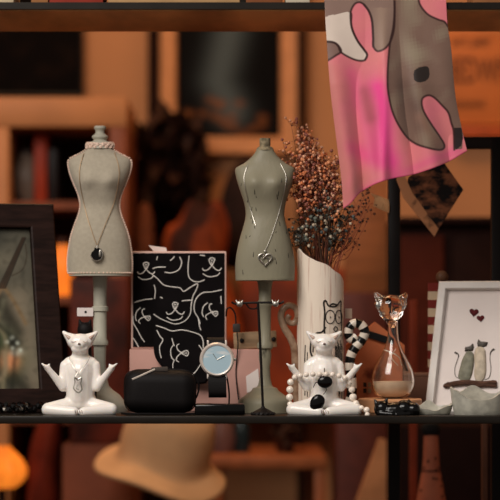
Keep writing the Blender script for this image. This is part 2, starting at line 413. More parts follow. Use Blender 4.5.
# beaded bracelets at its foot
def bracelet(px, y, r, n, label, rb=.0042):
    t = T('bead_bracelet', label, 'bracelet', px, y, 0, 'black bead bracelets in front of the dark frame')
    for i in range(n):
        a = 2 * PI * i / n
        o = t.part('bead', B().ball((r * math.cos(a), r * .62 * math.sin(a), rb + (.0045 if i % 3 == 0 else 0) + .0018 * math.sin(i * 2.1) ** 2), rb * (1 if i % 4 else .7), flat=True), M_silver if i % 4 == 0 else mat('jet_bead', (10, 8, 8), .06, spec=.9))  # every fourth bead made silver, standing in for glints on the black ones
    return t
bracelet(8, .045, .016, 22, 'black faceted bead bracelet nearest the shelf end by the dark frame')
bracelet(33, .06, .0135, 18, 'black faceted bead bracelet close to the meditating cat with silver pendant')

# ================================================================== MEDITATING CATS
def yogi(px, y, name_label):
    t = T('meditating_cat', name_label, 'figurine', px, y, 0, 'white meditating cat figurines')
    c = px; k = t.k
    def q(dx, py, dy=0): return ((dx) * k, dy * .001, Z(py, y))
    b = B()
    b.ball(q(0, 402, 6), (17 * k, .014, 13 * k))                       # hips
    b.caps(q(0, 396, 5), q(0, 372, 4), 14.5 * k, 15.5 * k)             # torso
    b.caps(q(-10, 364, 4), q(10, 364, 4), 7.5 * k, 7.5 * k)            # shoulders
    b.ball(q(0, 361, 4), (13 * k, .009, 8 * k))
    b.caps(q(0, 360, 4), q(0, 346, 3), 8.5 * k, 8 * k)                 # neck
    b.ball(q(0, 342, 1), (13.5 * k, .011, 8.6 * k))                    # head
    b.ball(q(0, 345, -7), (6 * k, .006, 5 * k))                        # muzzle
    b.ball(q(0, 349, -3), (9 * k, .008, 5.5 * k))
    for s in (-1, 1):
        # ears
        b.caps(q(s * 9.5, 339, 1), q(s * 16.3, 332.3, 1), 5 * k, 1.9 * k)
        b.caps(q(s * 6, 338, 1), q(s * 15.5, 333.2, 1), 4.2 * k, 1.7 * k)
        # arms
        b.caps(q(s * 14.5, 366, 3), q(s * 17, 387, -1), 6 * k, 4.8 * k)
        b.caps(q(s * 17, 387, -1), q(s * 29.5, 371, -7), 4.8 * k, 3.1 * k)
        b.caps(q(s * 29.5, 371, -7), q(s * 32.5, 367.5, -8), 3.3 * k, 3.1 * k)
        b.caps(q(s * 32.5, 367.5, -8), q(s * 37.3, 363.5, -8), 2.0 * k, 1.0 * k)      # finger
        b.caps(q(s * 32, 368, -10), q(s * 36, 365, -12), 1.5 * k, 1.0 * k)
        b.caps(q(s * 30.5, 368, -8), q(s * 30, 363.8, -9), 1.5 * k, .9 * k)           # thumb
        # crossed legs
        b.caps(q(s * 8, 405, 2), q(s * 31, 409.3, -8), 8.5 * k, 7.0 * k)
        b.caps(q(s * 31, 409.4, -8), q(s * 5, 411.5, -17), 6.9 * k, 5.2 * k)
    # flatten the underside on the shelf
    me = fuse(b, .0009, 5)
    for v in me.vertices:
        if v.co.z < 0: v.co.z = 0
    for v in me.vertices: v.co.z = max(v.co.z, 0.0)
    body = t.part('body', me, M_porc)
    for s in (-1, 1):
        e = B().caps(q(s * 10.5, 338, -3.0), q(s * 14.6, 334.4, -1.0), 1.9 * k, .6 * k); t.part('inner_ear', e, mat('inner_ear_glaze', (196, 168, 152), .4, coat=.5), label='pinkish ear hollow')
        e = B(); pts = catmull([q(s * 3.6, 341, -10.2), q(s * 6, 342, -9.6), q(s * 8.6, 340.8, -8.2)], 4); e.tube(pts, .00028, 5); t.part('closed_eye', e, mat('eye_line', (190, 172, 160), .4))
    t.part('nose', B().ball(q(0, 343.8, -13.0), (1.5 * k, .0012, 1.1 * k)), mat('nose_glaze', (120, 96, 86), .3))
    f = B()
    for i in range(4):
        f.tube([q(-3.4 + i * 2.2, 409.5, -22.3), q(-3 + i * 2.2, 412.5, -22.6)], .0003, 5)
    t.part('toe_lines', f, mat('toe_line', (120, 84, 70), .5))
    return t
c1 = yogi(80, .042, 'white porcelain meditating cat wearing a silver cat-shaped pendant')
c2 = yogi(324, .042, 'white porcelain meditating cat draped with pearls and black stones')

# silver cat pendant on cat 1
t = T('necklace', 'thin silver necklace with a cat outline pendant on the meditating cat', 'necklace', 80, .042)
def q(px, py, dy): return (t.x(px), dy * .001, t.z(py))
t.part('chain', B().tube(catmull([q(90, 357, -5), q(88, 362, -9), (q(83, 369, -14)), q(79, 373, -14.5), q(75, 368, -13.5), q(71, 361, -9), q(70, 357, -5)], 8), .00035, 5), M_silver)
b = B()
b.tube(catmull([q(79, 372, -15), q(76.5, 377, -16), q(79, 380, -16), q(81.5, 377, -16), q(79, 372, -15)], 5), .0005, 6)
b.tube(catmull([q(79, 379, -16), q(75.8, 377.4, -16), q(76, 382, -16), q(74.6, 387, -16.5), q(77, 391, -17), q(80, 392, -17), q(83, 389, -16.5), q(82, 383, -16), q(82.6, 377.4, -16), q(79, 379, -16)], 5), .0007, 6)
b.tube(catmull([q(79, 384, -16.4), q(77.5, 388, -16.7), q(80, 389, -17)], 5), .0005, 6)
t.part('pendant', b, M_silver)

# pearls + black stones on cat 2
t = T('pearl_necklace', 'pearl string draped across the arms of the meditating cat', 'necklace', 324, .042)
path = [(290, 404, -6), (289.5, 397, -6), (289.8, 389.5, -6), (290.5, 382, -6), (294.5, 377.2, -9), (300, 375.6, -13), (306, 374.4, -14.5), (312.5, 373.8, -15.5), (319, 374, -16.5), (325.5, 374, -16.5),
        (332, 374.4, -15.5), (338.5, 375.5, -14), (344.5, 377.6, -12), (349, 382.5, -8), (351.6, 389.5, -6), (352.8, 397, -6), (355.5, 403.5, -7.5), (361, 407.5, -12), (366, 409.5, -15), (366.5, 414, -20)]
pr = [3.0, 3.6, 3.7, 3.4] + [2.75] * 9 + [2.6, 3.3, 3.8, 3.6, 2.6, 3.2, 2.6]
t.part('string', B().tube([q(*p) for p in path], .0003, 5), M_silver)
for (a, r) in zip(path, pr): t.part('pearl', B().ball(q(*a), r * .00103, seg=14), M_pearl)
t = T('necklace', 'two black stone pendants, one oval and one drop, on the meditating cat', 'necklace', 324, .042)
b = B(); b.tube(catmull([q(324, 368, -13), q(324, 372, -16), q(324.4, 377, -15.4)], 4), .0005, 6); b.tube(catmull([q(313, 387, -13), q(316, 382, -15), q(322, 385, -15), q(326, 389, -15), q(323, 394, -16)], 5), .0004, 6)
t.part('wire', b, mat('dark_wire', (60, 48, 42), .4, .8))
t.part('oval_stone', B().ball(q(324.4, 381.5, -16.5), (7.6 * t.k, .0034, 6.2 * t.k), seg=20), M_blackgloss)
dm = []
for i in range(24):
    a = 2 * PI * i / 24; r = 7.0 * (1 - .28 * math.sin(a) + .05 * math.cos(2 * a)); dm.append((r * math.cos(a) * .92, r * math.sin(a) * 1.3))
ca, sa = math.cos(-.55), math.sin(-.55); R = []
for f, dy in ((.2, -.0034), (.6, -.003), (.88, -.0018), (1, 0), (.88, .0012), (.4, .002)):
    R.append([(t.x(318) + (x * ca - z * sa) * f * t.k, -.0185 + dy, t.z(400) + (x * sa + z * ca) * f * t.k) for x, z in dm])
t.part('drop_stone', B().rings(R), M_blackgloss)

# ================================================================== MANNEQUINS
def prof_fn(tab):
    a = np.array(sorted(tab)); return lambda py: float(np.interp(py, a[:, 0], a[:, 1]))
def smooth_tab(tab, n=5):
    return [(v.x, v.y) for v in catmull([(p[0], p[1], 0) for p in tab], n)]
def bust(name, label, px, y, tab, dtab, group):
    t = T(name, label, 'dress form', px, y, 0, group)
    hw, dp = prof_fn(smooth_tab(tab)), prof_fn(smooth_tab(dtab))
    def bulge(x_, py): return 3.4 * t.k * sum(math.exp(-((x_ / t.k - c_) / 6.5) ** 2 - ((py - 183 + (px < 200) * 2) / 7.5) ** 2) for c_ in (-11, 11))
    y0, y1 = tab[0][0], tab[-1][0]; R = []
    n = 70; seg = 56
    def surf(py, a):
        w_, d_ = hw(py), dp(py); ca, sa = math.cos(a), math.sin(a)
        e = .86 
        xx = t.k * w_ * math.copysign(abs(ca) ** e, ca)
        return (xx, t.k * d_ * math.copysign(abs(sa) ** e, sa) - (bulge(xx, py) if sa < 0 else 0), t.z(py))
    for i in range(n + 1):
        py = y1 + (y0 - y1) * i / n
        R.append([surf(py, 2 * PI * j / seg) for j in range(seg)])
    b = B().rings(R)
    def front(px_, py, off=.0):
        x = (px_ - px) / hw(py); x = max(-.99, min(.99, x))
        ca = abs(x) ** (1 / .86); sa = math.sqrt(max(0, 1 - ca * ca)) ** .86
        return (t.x(px_), -t.k * dp(py) * sa - off - bulge(t.x(px_), py), t.z(py))
    return t, b, surf, front
# --- linen bust
tab = [(146, 12), (149, 13), (151.5, 16), (154.5, 21.5), (157.5, 27.5), (159.5, 30.4), (164, 31.4), (172, 30), (182, 26.5), (192, 22.3), (200, 20), (206, 19.4), (214, 20.8), (224, 24.5), (236, 28.5), (250, 31), (262, 32), (274, 31.6)]
dtab = [(146, 10), (154, 11), (160, 14), (170, 18), (182, 20), (194, 17), (206, 14), (220, 16), (240, 19), (262, 19), (274, 19)]
g = 'miniature dress form busts'
t1, b, surf, front1 = bust('bust_display', 'grey linen dress form bust with pale beaded edging on a pale stand', 100, .118, tab, dtab, g)
t1.part('torso', b, M_grayfab)
b = B()
for a in (0, PI):
    py = 156.
    while py < 273:
        x, yy, z = surf(py, a); b.ball((x * 1.012, yy - .003, z), .0013, seg=6); py += 2.3
for j in range(0, 60):
    a = 2 * PI * j / 60; x, yy, z = surf(273, a); b.ball((x * 1.01, yy * 1.01, z), .00095, seg=6)
for s in (-1, 1):
    for i in range(10):
        u_ = i / 9; px_ = 100 + s * (13 + 16 * u_); py = 149 + 9.5 * u_ ** .8; b.ball((t1.x(px_), -.004, t1.z(py) + .0005), .00095, seg=6)
t1.part('beaded_edging', b, M_beadtrim)
b = B()
for (yy0, r_, am) in ((143.5, 12.2, .0019), (146.5, 12.8, .0015)):
    pts = [(t1.k * (r_ * math.cos(a) * (1 + .05 * math.sin(9 * a))), t1.k * 10 * math.sin(a), t1.z(yy0) + .0012 * math.sin(a)) for a in [2 * PI * i / 48 for i in range(48)]]
    b.tube(pts, am, 6, close=True)
for i in range(30):
    a = 2 * PI * i / 30; b.ball((t1.k * 13.2 * math.cos(a), t1.k * 11 * math.sin(a), t1.z(145 + (i % 2) * 2.4)), .0021, seg=6)
t1.part('ruffled_collar', b, M_beadtrim)
k = t1.k
t1.part('finial', B().lathe([(r * k, t1.z(p)) for r, p in smooth_tab([(12, 149), (11, 143), (6.5, 140.5), (8.2, 137), (5, 133.5), (4.6, 131), (6, 128.5), (5.9, 127), (5.2, 126)])]), M_greystand)
t1.part('stand', B().lathe([(r * k, t1.z(p)) for r, p in [(31, 274.8), (31, 276), (7.4, 276.3), (6.6, 290), (6.6, 306), (8.4, 307), (8.4, 311), (6.8, 312), (6.8, 339), (8.2, 341), (8.2, 345), (6.4, 346), (5.8, 362), (6.5, 375), (9, 386), (13, 390), (20, 395), (26, 403), (28, 407)]] + [(28 * k, .0), (1e-5, 0)], seg=40), M_greystand)
b = B().box((t1.x(85.5), -.006, t1.z(312)), (16 * k, .0006, 8.5 * k), 0); b.ball((t1.x(86), -.0066, t1.z(312)), (.0013, .0004, .0013), mi=1)
t1.part('price_tag', b, [M_paper, M_ink], label='small pale card tag')
# necklace on it
t = T('necklace', 'gold-toned chain with a dark cat pendant on the linen bust', 'necklace', 100, .118)
def chain_on(front, pts, off=.0012, n=10, r=.00036):
    b = B(); P = [(v.x, v.y) for v in catmull([(p[0], p[1], 0) for p in pts], n)]
    b.tube([front(a, c, off) for a, c in P], r, 5); return b
b = chain_on(front1, [(84.5, 154), (81, 168), (81, 185), (86, 210), (93, 232), (98, 246)]); 
b2 = chain_on(front1, [(115, 153), (119.5, 168), (119.5, 182), (114, 205), (106, 226), (98.5, 246)])
t.part('chain', b, mat('gold_chain', (168, 140, 108), .5, .6)); t.part('chain', b2, mat('gold_chain', (0, 0, 0)))
f = front1(97, 254, 0)
def at(px, py, dy): return (t.x(px), f[1] + dy, t.z(py))
b = B(); b.prism([(t.x(a), t.z(c)) for a, c in ((92, 256), (93, 253), (95.5, 250.5), (96, 248), (98, 249.5), (100, 248.5), (103, 250), (103.6, 256), (102, 260), (98, 261.5), (94, 260))], f[1] - .0034, f[1] - .0012, bev=.0005)
p_ = t.part('pendant', b, M_blackgloss)
b = B(); b.tube(catmull([at(92, 256, -.0036), at(94.5, 260, -.0038), at(98, 261.4, -.0038), at(102, 260, -.0038), at(103.8, 255, -.0038), at(102.4, 250, -.0036)], 5), .0006, 6); b.ball(at(101.3, 254, -.0036), (.0014, .0007, .004))
b.tube(catmull([at(98, 249, -.003), at(97.4, 246.5, -.002), at(98.6, 246, -.002), at(98, 249, -.003)], 4), .0004, 5)
t.part('pendant_rim', b, M_silver)

# --- green bust
tab = [(149, 8.4), (152, 9.6), (156, 12.6), (160, 16.8), (164, 22), (167, 28), (168.8, 29.7), (172, 29.9), (177, 29), (184, 27.2), (194, 23.8), (204, 20.6), (212, 19.4), (219, 19.8), (228, 22.2), (240, 25.6), (254, 28.6), (266, 29.8), (279, 29.6)]
dtab = [(149, 7), (156, 8.5), (162, 10), (170, 13.5), (182, 19), (192, 19), (204, 15), (216, 14), (230, 17), (250, 20), (279, 20)]
t2, b, surf, front2 = bust('bust_display', 'green grey distressed wooden dress form bust with a cork-coloured finial', 265, .10, tab, dtab, g)
t2.part('torso', b, M_green)
k = t2.k
b = B()
sr = random.Random(4)
for i in range(26):
    py = sr.uniform(176, 276); px_ = 265 + sr.choice((-1, 1)) * sr.uniform(.35, .93) * (22 if 195 < py < 228 else 27); l = sr.uniform(1.5, 5)
    if abs(px_ - 265) > .93 * tab[0][1] + 21 and 190 < py < 235: px_ = 265 + (px_ - 265) * .75
    A, Bq = front2(px_, py, -.0001), front2(px_ + sr.uniform(-1, 1), py + l, -.0001); b.tube([A, Bq], [.0003, .0005], 5)
t2.part('paint_chips', b, mat('chipped_dark', (40, 36, 30), .8))
t2.part('finial', B().lathe([(r * k, t2.z(p)) for r, p in [(8.3, 150.5), (8.2, 148.5), (7.2, 147.2), (5.4, 146.6), (5.4, 145.6), (5.6, 140), (5.2, 138.3)]]), M_cork)
t2.part('stand', B().lathe([(r * k, t2.z(p)) for r, p in [(29.4, 279), (29.4, 280.6), (8, 281), (7.2, 284), (6.2, 292), (6.2, 300), (7.8, 302), (7.8, 305), (6, 307), (5.7, 341), (7.8, 343.5), (7.8, 348), (5.8, 350), (6.4, 356), (5.0, 367), (5.4, 378), (7, 385), (8.6, 387), (12, 388), (13.5, 390.5), (21, 396), (26.4, 400), (27.2, 403)]] + [(27.4 * k, .007), (27.6 * k, 0), (1e-5, 0)], seg=44), M_green)
t = T('necklace', 'silver chain with a heart pendant on the green grey bust', 'necklace', 265, .10)
b = chain_on(front2, r=.0003, pts=[(247.5, 166), (244, 178), (246, 192), (250, 208), (255.5, 226)]); t.part('chain', b, M_silver)
b = chain_on(front2, r=.0003, pts=[(280, 164), (285.5, 176), (284.5, 190), (279, 212), (272, 234), (265, 251)]); t.part('chain', b, M_silver)
f = front2(265, 260, 0)
b = B(); hp = []
for i in range(40):
    a = 2 * PI * i / 40; hp.append((t.x(265) + .00043 * 16 * math.sin(a) ** 3, f[1] - .0016, t.z(259.5) + .00043 * (13 * math.cos(a) - 5 * math.cos(2 * a) - 2 * math.cos(3 * a) - math.cos(4 * a))))
b.tube(hp, .0008, 6, close=True)
for s in (-1, 1): b.tube(catmull([at(265, 266, 0)[:1] + (f[1] - .0018,) + at(265, 266, 0)[2:], (t.x(265 + s * 3.5), f[1] - .002, t.z(261)), (t.x(265 + s * 1.2), f[1] - .002, t.z(256)), (t.x(265 - s * 2), f[1] - .002, t.z(259))], 5), .0005, 5)
b.ball((t.x(265), f[1] - .0015, t.z(252)), (.0013, .0008, .0018))
t.part('heart_pendant', b, M_silver)

# ================================================================== PINK BOX, PRINTED BOX, POUCH
yP = .155
t = T('pink_box', 'long pale pink box lying behind the black case and the green bust', 'box', 196, yP)
b = B().box((0, 0, t.z(349) / 2), (131 * t.k, .045, t.z(349)), .001); t.part('body', b, M_pink)
t.part('label_sticker', B().prism([(t.x(a), t.z(c)) for a, c in ((246, 376), (258, 368), (260, 390), (247, 392))], -.0232, -.0226), M_paper, label='white torn label')
ZP = t.z(349)
y = .155
t = T('printed_box', 'square black box with white cat faces drawn on it and a pale pink rim', 'box', 179, y, ZP + .0002)
W2, H2 = 95 * t.k, t.z(251.5)
t.part('body', B().box((0, 0, H2 / 2), (W2, .022, H2), .0012), M_pinkedge, label='pale pink box rim')
def stroke(b, t, pts, yf, r=.00062, mi=1, n=6):
    P = catmull([(t.x(a), yf, t.z(c)) for a, c in pts], n) if len(pts) > 2 else [(t.x(a), yf, t.z(c)) for a, c in pts]
    b.tube(P, r, 5, mi=mi)
b = B().box((0, -.0115, H2 / 2), (W2 - .0042, .0012, H2 - .0042)); yf = -.0121
def face(b, t, cx, cy, ang, yf, s=1):
    ca, sa = math.cos(ang), math.sin(ang)
    R_ = lambda u, v: (cx + s * (u * ca - v * sa), cy + s * (u * sa + v * ca))
    stroke(b, t, [R_(*p) for p in ((-3.2, -4), (0, -5.4), (3.2, -4), (2.6, -1.5), (0, 3), (-2.6, -1.5), (-3.2, -4))], yf)
    stroke(b, t, [R_(*p) for p in ((-1.5, -3), (1.5, -3))], yf, .0004); stroke(b, t, [R_(*p) for p in ((0, -3), (0, 3.5))], yf, .0004)
    stroke(b, t, [R_(*p) for p in ((0, 3), (-4, 7.5), (-8.5, 8.5), (-10.5, 6))], yf); stroke(b, t, [R_(*p) for p in ((0, 3), (4.5, 7.5), (8.5, 8.5), (11, 5.5))], yf)
    stroke(b, t, [R_(*p) for p in ((-10, 12), (-5, 15), (0, 15.5), (6, 14), (9, 11))], yf)
face(b, t, 146.5, 267, 0, yf, .82); face(b, t, 212, 263, 0, yf, .9)
face(b, t, 175.5, 307, 0, yf, .85)
for s_ in ([(182, 301.2), (188, 300.5), (193, 300.3)], [(160.5, 297), (163, 298.5)], [(191.5, 304), (190.5, 314), (185, 321), (176, 324), (166, 321), (158, 317), (154, 314)]): stroke(b, t, s_, yf)
face(b, t, 147, 317.5, 1.9, yf, .72); face(b, t, 214, 313, 1.9, yf, .76)
for s_ in ([(135, 302.5), (144, 300), (153, 299)], [(153, 269), (158, 267.5), (166, 267.3)], [(158, 256.5), (157, 260.5)], [(165, 272.5), (172, 273), (179, 270), (182, 263), (180, 257)],
           [(170.5, 261), (174, 258), (174.5, 256.5)], [(189.5, 256), (188.5, 265), (188.8, 276), (193, 281), (199, 282), (205, 280)], [(152, 274), (158, 279), (164, 285), (172, 287), (180, 288), (184, 291.5), (190, 288), (197.5, 284), (197, 289), (193, 297), (191.5, 306)],
           [(191, 284)][:0] + [(222, 290), (212, 292), (203, 293), (197, 298), (194.5, 305), (195, 312), (198.5, 318), (200.5, 324)], [(221, 296), (221.5, 304)], [(154.5, 285), (155.8, 291), (155, 299)],
           [(133.5, 316), (134, 323), (138, 330), (141, 336), (145, 342)], [(198.5, 318), (200, 327), (203, 334), (206, 338)], [(133.8, 338), (137, 343), (139, 347)], [(200, 255.5), (205, 256)]):
    stroke(b, t, s_, yf)
t.part('printed_front', b, [M_chalk, M_line], label='black front with white cat line drawings')
b = B().prism([(t.x(a), t.z(c)) for a, c in ((148, 245), (166, 247.5), (167, 253), (155, 253))], .006, .0068); 
t.part('paper_tab', b, M_paper)

t = T('cat_print_pouch', 'black pouch with white cat drawings leaning on the printed box and pink box', 'pouch', 181, .122, 0)
ol = sm([(154.5, 328), (154, 340), (154, 352), (158, 362), (168, 372), (182, 380), (200, 384), (208, 380), (210, 360), (209, 345), (206, 333), (196, 329), (180, 326), (166, 324), (157, 323), (154.5, 328)], 6)[:-1]
b = B().prism([(t.x(a), t.z(c)) for a, c in ol], -.004, .008, bev=.0018); yf = -.0041
face(b, t, 184, 353, 1.57 * 1.02, yf, .85)
for s_ in ([(156, 325.5), (164, 328), (172, 331), (182, 330), (192, 332), (200, 335), (203, 340), (203.5, 348)], [(157, 330), (160, 336), (163, 340), (160, 346), (160, 352), (161.5, 358)],
           [(172, 338), (173, 342), (174.5, 346)], [(174.5, 360), (173, 364), (173, 368)], [(199, 345), (203, 352), (202, 361), (197, 370), (192, 375)]):
    stroke(b, t, s_, yf)
t.part('printed_body', b, [M_chalk, M_line])

# ================================================================== BLACK CASE
t = T('zip_case', 'small rounded matte black zip case in front of the printed box', 'case', 160, .05, 0)
k = t.k
t.part('body', B().box((0, 0, .0235), (71 * k, .036, .0435), .0135, seg=7, rot=Matrix.Rotation(math.radians(1.5), 3, 'Y')), M_blackmat)
zz = []
for i in range(60):
    a = 2 * PI * i / 60; cx_, cz_ = math.cos(a), math.sin(a)
    zz.append((36 * k * math.copysign(abs(cx_) ** .38, cx_) * .995, 0.0, .0235 + .0221 * math.copysign(abs(cz_) ** .45, cz_)))
t.part('zip', B().tube(zz, .0006, 5, close=True), M_blackmetal)
t.part('zip_pull', B().box((t.x(160), -.006, t.z(369.5)), (17 * k, .006, .0055), .0012, rot=Matrix.Rotation(-.05, 3, 'Y')), mat('grey_rubber', (70, 62, 56), .6), label='grey zip pull')
t.part('cord', B().tube(catmull([(t.x(133), -.0175, t.z(379)), (t.x(140), -.0165, t.z(376)), (t.x(147), -.0145, t.z(372.8)), (t.x(155), -.009, t.z(369.3))], 5), .0011, 6), mat('pale_cord', (196, 184, 172), .6), label='pale cord')
t.part('wrist_loop', B().tube(catmull([(t.x(196), 0, t.z(377)), (t.x(199), 0, t.z(386)), (t.x(197), 0, t.z(396)), (t.x(194), 0, t.z(400))], 5), .0009, 6), M_blackmat)
t.part('cord', B().tube(catmull([(t.x(122), -.01, .0012), (t.x(128), -.015, .001), (t.x(150), -.0185, .001), (t.x(178), -.0185, .001), (t.x(200), -.016, .0012), (t.x(205), -.012, .001)], 5), .001, 6), M_blackmat)

# ================================================================== WATCH
t = T('watch_stand', 'low black plinth with a curved wire holding the watch', 'stand', 220, .045, 0)
k = t.k
t.part('plinth', B().box((0, 0, .0055), (50 * k, .034, .011), .0022, seg=3), M_blackgloss)
t.part('wire', B().tube(catmull([(t.x(229), .004, .01), (t.x(229), .004, t.z(392)), (t.x(226), .005, t.z(375)), (t.x(218), .006, t.z(360))], 6), .0009, 6), M_blackmetal)
t = T('wristwatch', 'round silver wristwatch with black strap and outdoor reflection painted pale blue on the dial', 'watch', 217, .045, 0)
def disc(b, cx_, cz_, prof, mi=0, seg=48):
    """prof: (radius, y)"""
    return b.rings([[(cx_ + r * math.cos(2 * PI * j / seg), yy, cz_ + r * math.sin(2 * PI * j / seg)) for j in range(seg)] for r, yy in prof], mi=mi)
wz = t.z(359.5)
t.part('case', disc(B(), 0, wz, [(14 * k, .003), (17 * k, .002), (17.4 * k, -.001), (17 * k, -.004), (15.6 * k, -.0056), (14.2 * k, -.0052), (14 * k, -.004)]), mat('rose_silver', (226, 214, 204), .3, .35))
Mdial = mat('dial_reflection_paint', (176, 202, 214), .12, coat=1, col2=(236, 234, 230), vscale=45, thresh=(.44, .5), stretch=(.3, 1, 1))  # blue and white blotches paint the outdoors reflected in the dial
dl = t.part('dial', disc(B(), 0, wz, [(14.1 * k, -.004), (14.1 * k, -.0046), (6 * k, -.0047), (.0001, -.0047)]), Mdial)
b = B()
b.tube([(0, -.0052, wz), (-.004, -.0052, wz + .006)], .0003, 5); b.tube([(0, -.0054, wz), (.008, -.0054, wz + .004)], .0003, 5)
t.part('hands', b, M_silver)
t.part('crown', B().box((17.9 * k, -.001, wz), (.003, .0028, .0028), .0006), M_silver)
for s in (-1, 1):
    b = B()
    for sx in (-1, 1): b.box((sx * 9 * k, -.001, wz + s * 16.8 * k), (.0022, .003, .005), .0008)
    t.part('lug', b, mat('rose_silver', (0, 0, 0)))
def strap(p0, wd):
    b = B(); P = catmull(p0, 6); R = []
    for i, v in enumerate(P):
        d = (P[min(i + 1, len(P) - 1)] - P[max(0, i - 1)]).normalized(); n_ = Vector((1, 0, 0)).cross(d).normalized() * .0011
        R.append([v + n_ + Vector((wd, 0, 0)), v + n_ - Vector((wd, 0, 0)), v - n_ - Vector((wd, 0, 0)), v - n_ + Vector((wd, 0, 0))])
    return b.rings(R, smooth=False)
t.part('strap', strap([(.0, -.001, wz - 16 * k), (.0003, -.003, wz - 24 * k), (.0005, -.003, wz - 33 * k), (.0006, .001, wz - 37 * k), (.0006, .006, wz - 36 * k)], 9 * k), M_blackmat)
t.part('strap', strap([(0, -.001, wz + 15 * k), (-.001, .001, wz + 19 * k), (-.002, .008, wz + 21 * k), (-.002, .016, wz + 16 * k), (-.001, .018, wz - 5 * k), (0, .013, wz - 30 * k), (.0006, .006, wz - 36 * k)], 8.5 * k), M_blackmat)

# ================================================================== EARRING STAND
t = T('earring_stand', 'thin black T-shaped earring stand in front of the green grey bust', 'stand', 263, .022, 0)
k = t.k
b = B().lathe([(12 * k, 0), (12 * k, .0012), (10.5 * k, .003), (7 * k, .005), (3, 0)][:4] + [(2.2 * k, .0075), (1.6 * k, .009)], seg=24, ry=.7)
for i in range(9):
    a = PI + PI * i / 8; b.ball((11 * k * math.cos(a), 7.6 * k * math.sin(a), .0016), .0016, seg=8)
t.part('base', b, M_blackmetal)
t.part('pole', B().tube([(0, 0, .006), (t.x(260.5), 0, t.z(350)), (t.x(258), 0, t.z(302))], .0013, 8), M_blackmetal)
b = B().tube(catmull([(t.x(231.5), 0, t.z(302)), (t.x(236), 0, t.z(304)), (t.x(246), 0, t.z(303)), (t.x(270), 0, t.z(302.5)), (t.x(279), 0, t.z(303.5)), (t.x(284), 0, t.z(301.5))], 6), .0011, 8)
b.tube(catmull([(t.x(246), 0, t.z(304)), (t.x(250), 0, t.z(308.5)), (t.x(256), 0, t.z(308.5)), (t.x(258.5), 0, t.z(305))], 6), .0008, 6)
t.part('crossbar', b, M_blackmetal)
for px_, lb in ((239.5, 'silver cat face earring on the stand, hanging nearest the watch'), (275.5, 'silver cat face earring on the stand, hanging nearest the vase')):
    e = T('earring', lb, 'earring', px_, .019, 0, 'cat face earrings'); b = B()
    b.ball((0, 0, e.z(304)), (.0034, .0018, .003)); b.caps((-.0022, 0, e.z(302.5)), (-.0034, 0, e.z(300)), .0014, .0005); b.caps((.0022, 0, e.z(302.5)), (.0034, 0, e.z(300)), .0014, .0005)
    me = fuse(b, .00035, 2); e.part('cat_face', me, M_silver)
    e.part('hook', B().tube(catmull([(0, .001, e.z(301.5)), (0, .003, e.z(300)), (0, .005, e.z(302.5))], 4), .0004, 5), M_silver)

# wooden strip & cable on the pink box
t = T('wooden_block', 'pale wooden strip with two black pegs lying on the pink box', 'block', 256, .15, ZP + .0002)
rot = Matrix.Rotation(math.radians(-3), 3, 'Y')
t.part('strip', B().box((-.001, 0, .0095), (43 * t.k, .02, .0175), .001, rot=rot), mat('pale_driftwood', (146, 120, 92), .7, var=.25, vscale=40, stretch=(1, 1, 4)))
for px_ in (242, 273.5): t.part('peg', B().ball((t.x(px_), -.0105, .0092 + (.001 if px_ > 250 else -.0005)), (.0025, .002, .0025)), M_ink)
t = T('cable', 'black cable with a plug hanging beside the printed box', 'cable', 236, .128, 0)
t.part('wire', B().tube(catmull([(t.x(226), .01, t.z(316)), (t.x(227), .0, t.z(309)), (t.x(231), 0, t.z(308)), (t.x(235), 0, t.z(314)), (t.x(236), 0, t.z(324))], 6), .0009, 6), M_blackmat)
t.part('plug', B().box((t.x(236.5), 0, t.z(328)), (.0078, .004, .009), .001), mat('dark_grey_plastic', (54, 46, 42), .5))
t.part('tail', B().tube(catmull([(t.x(237), 0, t.z(332)), (t.x(238), .0, t.z(345)), (t.x(236), .004, t.z(375)), (t.x(240), -.001, .001)], 6), .0007, 6), M_blackmat)

# black ornament behind first cat
t = T('black_ornament', 'small black cat-eared ornament showing above the meditating cat with silver pendant', 'ornament', 85, .085, 0)
k = t.k; b = B(); b.ball((0, 0, .024), (.013, .011, .025)); b.ball((0, 0, t.z(330)), (8 * k, .007, 8 * k)); 
for s in (-1, 1): b.caps((s * 4 * k, 0, t.z(326)), (s * 6 * k, 0, t.z(319)), 3 * k, 1 * k)
b.caps((0, 0, .03), (0, 0, t.z(335)), .009, .006)
t.part('body', fuse(b, .0012, 4), M_blackmat)

# ================================================================== VASE
yV = .118
t = T('ceramic_vase', 'tall cream ceramic vase with slanted rim, curled tail handles and a drawn cat', 'vase', 320.3, yV)
k = t.k; r0 = 23.3 * k; seg = 64
def rimz(a):
    u_ = math.cos(a); px_ = u_        # -1 left .. 1 right
    zz = np.interp(px_, [-1, -.8, -.15, .35, .85, 1], [250, 256, 267, 270, 277, 283]); return t.z(zz + 3.5 * math.sin(a) + .8 * math.sin(5 * a))
R = []
for f_ in [0, .01, .05, .25, .5, .75, .9, 1]:
    R.append([(r0 * (.97 if f_ == 0 else 1) * math.cos(a), r0 * (.97 if f_ == 0 else 1) * math.sin(a), max(rimz(a) * f_, 0)) for a in [2 * PI * j / seg for j in range(seg)]])
R.append([((r0 - .0014) * math.cos(a), (r0 - .0014) * math.sin(a), rimz(a) + .0009) for a in [2 * PI * j / seg for j in range(seg)]])
for f_ in (.97, .5, .06): R.append([((r0 - .0032) * math.cos(a), (r0 - .0032) * math.sin(a), rimz(a) * f_) for a in [2 * PI * j / seg for j in range(seg)]])
b = B().rings(R)
def onv(px_, py, off=0):
    x = max(-.999, min(.999, t.x(px_) / r0)); return (x * (r0 + off), -math.sqrt(1 - x * x) * (r0 + off), t.z(py))
def vs(pts, r=.0006, n=6):
    P = [(v.x, v.y) for v in catmull([(p[0], p[1], 0) for p in pts], n)]; b.tube([onv(a, c) for a, c in P], r, 5, mi=1)
